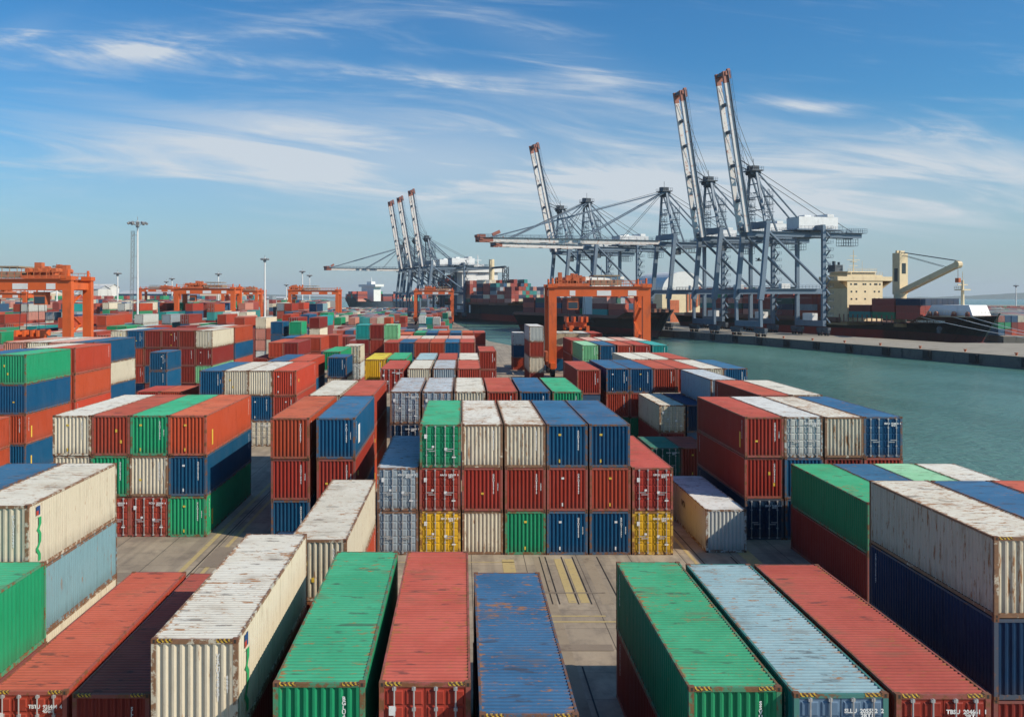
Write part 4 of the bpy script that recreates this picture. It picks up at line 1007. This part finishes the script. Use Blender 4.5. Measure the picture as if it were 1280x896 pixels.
s1 = ship(X1, Y1, f1, 180, 30, 13.5, 16.0, M['hull_navy'], 'large navy container ship with white bridge, centre distance', castle=18, boot=4.6)
mb = MB(); mb.box(-34, -22, -14, 14, 12.5, 37); SP(s1, 'superstructure', mb, M['white'])
mb = MB(); mb.box(-35, -20, -19, 19, 36, 39.2); mb.box(-31, -24, -4, 4, 39.2, 42); mb.tube((-27, 0, 42), (-27, 0, 49), .6, .3); mb.bar((-27, -3, 45), (-27, 3, 45), .4); SP(s1, 'bridge_wing', mb, M['white'])
mb = MB(); mb.box(-46, -38, -6, 6, 12.5, 36); SP(s1, 'funnel', mb, M['cream'])
mb = MB(); mb.tube((12, -4, 12), (12, -4, 44), 1.9, n=10); mb.box(10.5, 13.5, -5.5, -2.5, 40, 43); SP(s1, 'crane_post', mb, M['cream'])
mb = MB(); mb.bar((12, -4, 38), (38, -4, 38), 1.2, 1.4); mb.lattice((38, -4, 14), (38, -4, 38), 3.2, 8, .28); SP(s1, 'gantry_arm', mb, M['steel_dark'])
mb = MB(); mb.box(-88, 68, -13, 13, 12.4, 14.0); SP(s1, 'hatch_covers', mb, M['deck'])
mb = MB()
for z0, z1 in ((6.5, 12),): mb.box(-4, -1.2, -15.06, -15.0, z0, z1)
SP(s1, 'hull_emblem', mb, M['white'])
add_bays(X1, Y1, f1, 180, [24, 37, 50, 63, 76, 89, 102], 14, 11, 3, 6, 'on the large navy ship', 33)
add_bays(X1, Y1, f1, 180, [140, 153, 166], 14, 11, 5, 8, 'at the stern of the large navy ship', 35)
s0 = ship(-120, 900, (-.75, -.66), 150, 26, 13.0, 16, M['hull_navy'], 'distant navy ship with white bridge, left of the far cranes', castle=18, boot=2.0)
mb = MB(); mb.box(38, 47, -11, 11, 12, 30); SP(s0, 'superstructure', mb, M['white'])
mb = MB(); mb.box(37, 48, -15, 15, 28, 30.5); mb.box(40, 45, -4, 4, 30.5, 33.5); mb.tube((42, 0, 33), (42, 0, 38), .6, .3); SP(s0, 'bridge_wing', mb, M['white'])
add_bays(-120, 900, (-.75, -.66), 150, [14, 46, 59, 72, 85, 98, 111, 130], 12.8, 9, 2, 4, 'on the distant navy ship', 44)
# ================================================================ pier furniture and background buildings
for k in range(14):
    Y = 206+k*15.5; X = edge(Y)
    if Y > 380: break
    b = MB(); b.box(-.75, -.02, -1.3, 1.3, -2.6, -.25); b.box(-1.0, -.77, -1.0, 1.0, -2.3, -.6)
    o = b.build('quay_fender', M['tyre']); o.location = (X, Y, 0); o.rotation_euler = (0, 0, math.atan(.283))
    tag(o, 'black rubber fender on the pier wall', 'fender', 'fenders along the pier wall')
    b = MB(); b.tube((1.0, 0, 0), (1.0, 0, .5), .28, n=8); b.tube((1.0, 0, .5), (1.0, 0, .75), .45, n=8)
    o = b.build('bollard', M['orange_dk']); o.location = (X, Y+6, 0); o.rotation_euler = (0, 0, math.atan(.283))
    tag(o, 'rusty orange bollard along the pier edge', 'bollard', 'bollards along the pier edge')
mb = MB()
for (a, b2) in ((60, 380),): 
    mb.quad((edge(a)-.12+.12, a, .02), (edge(a)+.5, a, .02), (edge(b2)+.5, b2, .02), (edge(b2), b2, .02))
o = mb.build('pier_edge_line', M['cream']); o['kind'] = 'structure'
for off, nm_ in ((3.0, 'crane_rail'), (31.0, 'crane_rail')):
    mb = MB(); mb.quad((edge(60)+off*1.04-.1, 60, .008), (edge(60)+off*1.04+.1, 60, .008), (edge(380)+off*1.04+.1, 380, .008), (edge(380)+off*1.04-.1, 380, .008)); o = mb.build(nm_, M['rail']); o['kind'] = 'structure'
# domed warehouse behind the cranes
root = tag(empty('domed_warehouse', (126, 540, 0), .25), 'cream round-roofed warehouse behind the quay cranes', 'warehouse')
mb = MB(); n = 16; R0, L0 = 14.0, 40
for k in range(n):
    a, b2 = math.pi*k/n, math.pi*(k+1)/n
    mb.quad((R0*math.cos(a), -L0/2, 18+R0*.85*math.sin(a)), (R0*math.cos(b2), -L0/2, 18+R0*.85*math.sin(b2)), (R0*math.cos(b2), L0/2, 18+R0*.85*math.sin(b2)), (R0*math.cos(a), L0/2, 18+R0*.85*math.sin(a)))
    mb.f.append((len(mb.v), len(mb.v)+1, len(mb.v)+2)); mb.v += [(0, -L0/2+.05, 18), (R0*math.cos(a), -L0/2+.05, 18+R0*.85*math.sin(a)), (R0*math.cos(b2), -L0/2+.05, 18+R0*.85*math.sin(b2))]; mb.m.append(0)
mb.build('roof', M['white'], root)
mb = MB(); mb.box(-R0, R0, -L0/2, L0/2, 0, 18); mb.build('wall', M['cream'], root)
mb = MB(); mb.box(-9, -3, -L0/2-.1, -L0/2-.02, 0, 13); mb.build('door', M['orange_dk'], root)
mb = MB()
for k in range(5): mb.box(2+k*2, 3+k*2, -L0/2-.5, -L0/2-.02, 6+k, 19+k*.5)
mb.build('conveyor_frame', M['orange_dk'], root)
# low buildings, tanks and sheds at the left horizon
r5 = random.Random(77)
cols5 = [(.55, .54, .50), (.40, .42, .44), (.50, .40, .28), (.62, .60, .56), (.12, .20, .30)]
bm_ = [simple('building_wall_%d' % k, c, .8, grime=.4, gscale=.1) for k, c in enumerate(cols5)]
for k, (px, Y, wd, hh, c, lab) in enumerate(((118, 900, 20, 26, 0, 'white tank-like block right of the left-edge gantry'), (129, 930, 22, 28, 3, 'tall pale block beside the white block, far left'), (100, 820, 60, 15, 1, 'long grey shed behind the left-edge gantry'),
    (200, 760, 60, 20, 4, 'long blue shed behind the tall mast'), (30, 640, 46, 20, 2, 'tan building seen through the left-edge gantry'), (160, 980, 80, 16, 1, 'low grey block at the horizon by the mast'),
    (250, 900, 90, 18, 1, 'low grey hall behind the second gantry'), (320, 1000, 70, 15, 0, 'pale hall at the horizon between gantries'), (66, 1100, 100, 20, 3, 'wide pale hall at the far left horizon'))):
    X = (px-VX)*Y/F; root = tag(empty('warehouse', (X, Y, 0)), lab, 'warehouse', 'buildings at the left horizon')
    b = MB(); b.box(-wd/2, wd/2, -15, 15, 0, hh*.86); b.build('wall', bm_[c], root)
    b = MB(); b.quad((-wd/2-1, -16, hh*.86), (wd/2+1, -16, hh*.86), (wd/2+1, 0, hh), (-wd/2-1, 0, hh)); b.quad((-wd/2-1, 0, hh), (wd/2+1, 0, hh), (wd/2+1, 16, hh*.86), (-wd/2-1, 16, hh*.86))
    for s in (-1, 1): b.f.append((len(b.v), len(b.v)+1, len(b.v)+2)); b.v += [(s*wd/2, -15, hh*.86), (s*wd/2, 15, hh*.86), (s*wd/2, 0, hh)]; b.m.append(0)
    b.build('roof', bm_[(c+1) % 4], root)
    for q in range(4):
        b = MB(); x0 = -wd/2+wd*(q+.25)/4; b.box(x0, x0+wd*.12, -15.2, -15.02, 0 if q % 2 else hh*.45, hh*.4 if q % 2 else hh*.62); b.build('door' if q % 2 else 'window', M['window'], root)
# little bird in front of the nearest crane
X, Y = (948-VX)*140/F, 140; z = H+(VY-326)*140/F
mb = MB(); mb.tube((-.28, 0, 0), (.22, 0, .05), .03, .09, n=8); mb.tube((.22, 0, .05), (.38, 0, .08), .09, .02, n=8)
mb.quad((-.1, 0, .06), (.14, 0, .08), (-.05, .55, .30), (-.2, .5, .28)); mb.quad((.14, 0, .08), (-.1, 0, .06), (-.2, -.5, .26), (-.05, -.55, .28))
o = tag(mb.build('bird', M['steel_dark']), 'small dark bird flying in front of the nearest quay crane', 'bird'); o.location = (X, Y, z); o.scale = (1.6, 1.6, 1.6)

# ================================================================ containers: which are seen, which are individuals
def corners(s):
    c, sn = math.cos(s['rz']), math.sin(s['rz']); hw, hl, h = CW/2, s['L']/2, s['h']
    return [Vector((s['x']+x*c-y*sn, s['y']+x*sn+y*c, s['z']+z)) for z in (0.0, h) for x, y in ((-hw, -hl), (hw, -hl), (hw, hl), (-hw, hl))]
bv, bf = [], []
for s in SPEC:
    i = len(bv); cs = corners(s); s['cs'] = cs; bv += cs
    bf += [(i, i+3, i+2, i+1), (i+4, i+5, i+6, i+7), (i, i+1, i+5, i+4), (i+1, i+2, i+6, i+5), (i+2, i+3, i+7, i+6), (i+3, i, i+4, i+7)]
tree = BVHTree.FromPolygons(bv, bf)
FACES = ((4, 5, 6, 7), (0, 1, 5, 4), (1, 2, 6, 5), (2, 3, 7, 6), (3, 0, 4, 7))
def seen(s, eye, frame=True):
    hit = 0; tot = 0
    for fc in FACES:
        a, b, c, d = [s['cs'][k] for k in fc]; nrm = (b-a).cross(d-a)
        if nrm.dot(eye-(a+c)/2) <= 0: continue
        for u in (.04, .28, .5, .72, .96):
            for v in (.06, .35, .65, .94):
                p = a+(b-a)*u+(d-a)*v
                if frame and p.y > 1:
                    px = VX+p.x*F/p.y; py = VY-(p.z-H)*F/p.y
                    if not (-2 < px < 1282 and py < 898): continue
                dr = p-eye; ln = dr.length; tot += 1
                h = tree.ray_cast(eye, dr.normalized(), ln-.06)
                if h[0] is None: hit += 1
    return hit/20.0
E0 = Vector((0, 0, H)); keep = []
for s in SPEC:
    v = seen(s, E0); s['score'] = v/(s['y']**2)
    if v == 0:
        near = s['y'] < 75 and not s.get('ship')
        side = near and max(seen(s, E0+Vector((-3, 0, 1.5)), False), seen(s, E0+Vector((3, 0, 1.5)), False)) > 0
        # a hidden box whose neighbour above is in view stays if the sun or a sidestep could reveal the gap
        if not side: continue
        s['score'] = 1e-9
    keep.append(s)
keep.sort(key=lambda s: -s['score'])
ind = [s for s in keep if s['score'] > 1e-8][:300]
rest = [s for s in keep if s['score'] > 1e-8][300:]
hid = [s for s in keep if s['score'] <= 1e-8][:45]
import sys; print("INFO", len(SPEC), 'seen', len(ind)+len(rest), 'individuals', len(ind), 'stuff', len(rest), 'side only', len([s for s in keep if s['score'] <= 1e-8]), 'last Y', max(s['y'] for s in ind))

LAND = [(40, 'seen through the left-edge gantry'), (95, 'right of the left-edge gantry'), (140, 'left of the tall white mast'), (172, 'behind the tall white mast'), (205, 'right of the tall mast'), (235, 'by the second gantry left leg'),
 (268, 'seen through the second gantry'), (303, 'by the second gantry right legs'), (331, 'by the slender light mast'), (362, 'by the third gantry left leg'), (392, 'under the third gantry'), (422, 'by the third gantry right leg'),
 (455, 'before the distant white-bridged ship'), (495, 'before the far quay cranes'), (540, 'under the far plain gantry'), (585, 'right of the far plain gantry'), (650, 'left of the central orange gantry'), (740, 'behind the central orange gantry'), (1140, 'beyond the ship deck crane'), (1215, 'behind the ship fore mast'), (1262, 'beyond the right-hand bow')]
for s in SPEC:
    if s['where'] in ('far field', 'beyond the mast', 'in the left rear field', 'among low stacks, far left', 'in the far central field', 'on the far right terminal'):
        px = VX+s['x']*F/s['y']; s['where'] = min(LAND, key=lambda l: abs(l[0]-px))[1]
def make_label(s):
    cn = PAL[s['col']][0]; end = 'ribbed-end' if s['typ'] == 'c' else 'barred-door'
    rust = 'rust-streaked ' if 'r' in s['extra'] or PAL[s['col']][2] > .7 else ''
    tier = s['tier']+(' tier' if s['n'] > 1 else '')
    if s['n'] == 1: tier = 'single'
    cands = ['%s%s %s container, %s, %s' % (rust, cn, end, tier, s['where']), '%s%s container, %s, %s' % (rust, cn, tier, s['where']), '%s container, %s, %s' % (cn, tier, s['where'])]
    for c in cands:
        if len(c.split()) <= 16: return c
    return cands[-1]
DET = {}
def part(name, me, root, col):
    o = bpy.data.objects.new(name, me); COL.objects.link(o); o.parent = root; o.color = col; return o
YMARK = {}
def markmesh(key, rects, mat):
    if key not in YMARK:
        mb = MB()
        for x0, x1, z0, z1 in rects: mb.box(x0, x1, -.006, .0, z0, z1)
        YMARK[key] = mb.mesh('sticker', mat)
    return YMARK[key]
def swirl(mat_list):
    """vertical company mark: red-blue block above a green ribbon"""
    mb = MB(); mb.box(-.17, .17, -.008, 0, .86, 1.02, 1); mb.box(-.17, .02, -.009, 0, .70, .86, 2); mb.box(.03, .17, -.008, 0, .70, .86, 1)
    pts = [(-.13, .62), (.16, .60), (.16, .36), (-.02, .18), (.16, 0), (.14, -.28), (-.12, -.5), (.1, -.72), (.1, -.94)]
    for (xa, za), (xb, zb) in zip(pts, pts[1:]):
        mb.quad((xa-.12, -.008, za), (xb-.12, -.008, zb), (xb+.12, -.008, zb), (xa+.12, -.008, za), 0)
    return mb.mesh('company_logo', mat_list)
LOGO = swirl([M['mark_green'], M['mark_blue'], M['mark_red']])
used = {}
def place(s, k):
    D = CM[s['kind']]; base = CLEN[s['kind']]; sy = s['L']/base; szz = s['h']/CH
    rc = random.Random(int(s['x']*37+s['y']*101+s['z']*11))
    nm, c, ru = PAL[s['col']]
    if 'r' in s['extra']: ru = min(1.15, ru+.35)
    if 'q' in s['extra']: ru = .72
    v = rc.uniform(.88, 1.12); ru = max(0, ru+rc.uniform(-.12, .12)); col = (c[0]*v, c[1]*v, c[2]*v, ru)
    lab = make_label(s); hl = base/2
    yf = s['y']-s['L']/2
    if yf > 140 or s.get('ship'):
        o = bpy.data.objects.new('shipping_container', D['whole'+s['typ']]); COL.objects.link(o)
        o.color = col; root = o
    else:
        root = bpy.data.objects.new('shipping_container', None); COL.objects.link(root)
        part('roof', D['roof'], root, col)
        wcol = col
        if 'e' in s['extra']: wcol = (.012, .17, .15, .3)       # green side walls under a pale roof
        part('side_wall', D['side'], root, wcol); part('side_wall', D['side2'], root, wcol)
        part('end_wall', D['end2'], root, col)
        part('frame', D['frame'], root, wcol if 'e' in s['extra'] else col)
        if yf < 47:
            for me in D['casts']: part('corner_casting', me, root, col)
        else: part('corner_castings', D['castall'], root, col)
        if s['typ'] == 'd':
            ecol = (.12, .19, .28, .5) if 'e' in s['extra'] else col
            for key, bars in (('doorL', ('barLa', 'barLb')), ('doorR', ('barRa', 'barRb'))):
                d = part('door', D[key], root, ecol)
                for b in bars: part('locking_bar', D[b], d, ecol)
            if rc.random() < .8:
                m_ = part('identification_lettering', DT[(k*7) % 24], root, col); m_.location = (.56, -hl-.06, 2.12)
            if 'r' in s['extra'] or s['col'] in 'YRG' or rc.random() < .3:
                m_ = part('sticker', markmesh('doorst', [(-.95, -.78, 1.75, 2.0), (-.5, -.36, 1.2, 1.32), (.7, .92, .6, .68), (.25, .42, 1.05, 1.2)], M['mark_white']), root, col); m_.location = (0, -hl-.062, 0)
        else:
            part('end_wall', D['end'], root, col)
            if rc.random() < .75 or 't' in s['extra']:
                m_ = part('identification_lettering', VT[(k*5+2) % 24], root, col); m_.location = (.66, -hl+.006, 2.12); 
                if s['n'] > 1 and rc.random() < .5:
                    m_ = part('identification_lettering', VS[rc.randrange(24)], root, col); m_.location = (.92, -hl+.006, 1.6)
            if 's' in s['extra'] or rc.random() < .22:
                x0 = rc.uniform(-.8, .3)
                m_ = part('sticker', markmesh('st%d' % rc.randrange(4), [[(0, .3, 2.05, 2.18)], [(0, .12, 1.5, 1.7), (.3, .42, .8, 1.0)], [(0, .16, 1.0, 1.12)], [(.1, .26, 1.9, 2.02), (.12, .2, .3, .5)]][rc.randrange(4)], M['mark_yellow'] if rc.random() < .7 else M['mark_white']), root, col); m_.location = (x0, -hl+.004, 0)
        if 't' in s['extra'] or (yf < 29 and s['tier'] == 'top') or (s['n'] == 1 and yf < 30):
            for sx in (-1, 1): part('hazard_stripe', D['haz%d' % sx], root, col)
        # lettering down the near end of the side that shows
        sgn = 1 if s['x'] < 0 else -1
        if 'g' in s['extra']:
            m_ = part('company_logo', LOGO, root, col); m_.location = (1.206, -hl+1.15, 1.32); m_.rotation_euler = (0, 0, R(90)); m_.scale = (1.25, 1, 1.05)
        elif rc.random() < .7 and yf < 100:
            m_ = part('identification_lettering', VT[rc.randrange(24)], root, col); m_.rotation_euler = (0, 0, R(90)*sgn); m_.location = (sgn*1.206, -hl+.75 if rc.random() < .5 else hl-.8, 2.2)
            if rc.random() < .4:
                m_ = part('sticker', markmesh('side%d' % rc.randrange(2), [[(0, .35, 1.3, 1.6)], [(0, .28, .5, 1.5)]][rc.randrange(2)], [M['mark_yellow'], M['mark_white']][rc.randrange(2)]), root, col); m_.rotation_euler = (0, 0, R(90)*sgn); m_.location = (sgn*1.206, -hl+1.3, 0)
        if 'a' in s['extra']:
            m_ = part('company_lettering', LG[0], root, col); m_.rotation_euler = (0, 0, R(-90)); m_.location = (-1.206, .6, 1.45)
        if 'l' in s['extra']:
            m_ = part('company_logo', markmesh('pan', [(-.45, .45, .7, 1.9)], M['mark_white']), root, col); m_.rotation_euler = (0, 0, R(90)); m_.location = (1.206, -hl+2.2, 0)
    root.location = (s['x'], s['y'], s['z']); root.rotation_euler = (0, 0, s['rz']); root.scale = (1, sy, szz)
    tag(root, lab, 'container', s['group']); s['obj'] = root
    used.setdefault(lab.lower(), []).append(s)
for k, s in enumerate(ind+hid): place(s, k)
# labels still shared by look-alikes: tell them apart by what lies under them or beside them
def near_col(s, dx, dz):
    best = None
    for q in SPEC:
        if q is s or abs(q['y']-s['y']) > 3.5 or bool(q.get('ship')) != bool(s.get('ship')): continue
        ddx = q['x']-s['x']; ddz = q['z']-s['z']
        if dz and abs(ddx) < .9 and -3.2 < ddz < -2: return PAL[q['col']][0]
        if dx and abs(ddz) < .8 and .5 < ddx*dx < 3.4: return PAL[q['col']][0]
    return None
def uniq():
    by = {}
    for s in ind+hid: by.setdefault(s['obj']['label'].lower(), []).append(s)
    return {k: v for k, v in by.items() if len(v) > 1}
for step in range(3):
    for k, v in uniq().items():
        for s in v:
            lab = s['obj']['label']; b = near_col(s, 0, 1); r = near_col(s, 1, 0); l = near_col(s, -1, 0)
            cn = PAL[s['col']][0]; where = s['where']
            if step == 0 and b: new = '%s container above a %s one, %s, %s' % (cn, b, s['tier'], where)
            elif step == 1: new = '%s container%s%s, %s' % (cn, ', %s one below' % b if b else ' on the ground', (', %s one at right' % r) if r else ', open at right', where)
            elif step == 2: new = '%s, %s at right, %s at left, %s below, %s' % (cn+' container', r or 'gap', l or 'gap', b or 'ground', where)
            else: continue
            if len(new.split()) <= 16: s['obj']['label'] = new
print('shared labels', sum(len(v) for v in uniq().values()))

# everything beyond the nearest three hundred is one mass
me = bpy.data.meshes.new('distant_containers'); vs, fs, cl = [], [], []
for s in rest:
    i = len(vs); cs = s['cs']; ctr = sum(cs, Vector())/8
    c = PAL[s['col']][1]; rc = random.Random(int(s['x']*31+s['z']*7+s['y'])); v = rc.uniform(.8, 1.2)
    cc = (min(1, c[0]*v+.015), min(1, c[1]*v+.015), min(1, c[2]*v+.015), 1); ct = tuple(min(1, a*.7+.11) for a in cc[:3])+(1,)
    vs += [tuple(ctr+(p-ctr)*.985) for p in cs]
    for f in ((i+4, i+5, i+6, i+7), (i, i+1, i+5, i+4), (i+1, i+2, i+6, i+5), (i+2, i+3, i+7, i+6), (i+3, i, i+4, i+7)): fs.append(f)
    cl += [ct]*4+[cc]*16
if fs:
    me.from_pydata(vs, [], fs); at = me.color_attributes.new('paint', 'FLOAT_COLOR', 'CORNER')
    at.data.foreach_set('color', [x for c in cl for x in c])
    m, t, b = material('distant_container_paint'); an_ = t.new('ShaderNodeAttribute'); an_.attribute_name = 'paint'
    g = t.new('ShaderNodeNewGeometry'); nz = t.noise(t.vmath('MULTIPLY', g.outputs['Position'], (1, 1, .5)), 1.1, 5, .7)
    t.link(t.mix(t.math('MULTIPLY', t.step(nz, .45, .75), .45), an_.outputs['Color'], (.09, .06, .045, 1)), b.inputs['Base Color']); b.inputs['Roughness'].default_value = .7
    me.materials.append(m); o = link('distant_containers', me); o['kind'] = 'stuff'; o['label'] = 'mass of small containers in the far yard and on the ships'

# ---------------------------------------------------------------- air
hm = bpy.data.materials.new('haze'); hm.use_nodes = True; hm.node_tree.nodes.clear(); t = NT(hm.node_tree)
vol = t.new('ShaderNodeVolumePrincipled'); vol.inputs['Color'].default_value = (.80, .88, .96, 1); vol.inputs['Density'].default_value = HAZE
vol.inputs['Anisotropy'].default_value = .1
ho = t.new('ShaderNodeOutputMaterial'); t.link(vol.outputs[0], ho.inputs['Volume'])
if HAZE > 0:
    mb = MB(); mb.box(-BIG-5, BIG+5, -405, BIG+5, WZ-3, 125)
    o = mb.build('haze', hm); o['kind'] = 'stuff'; o['label'] = 'thin pale haze over the harbour'
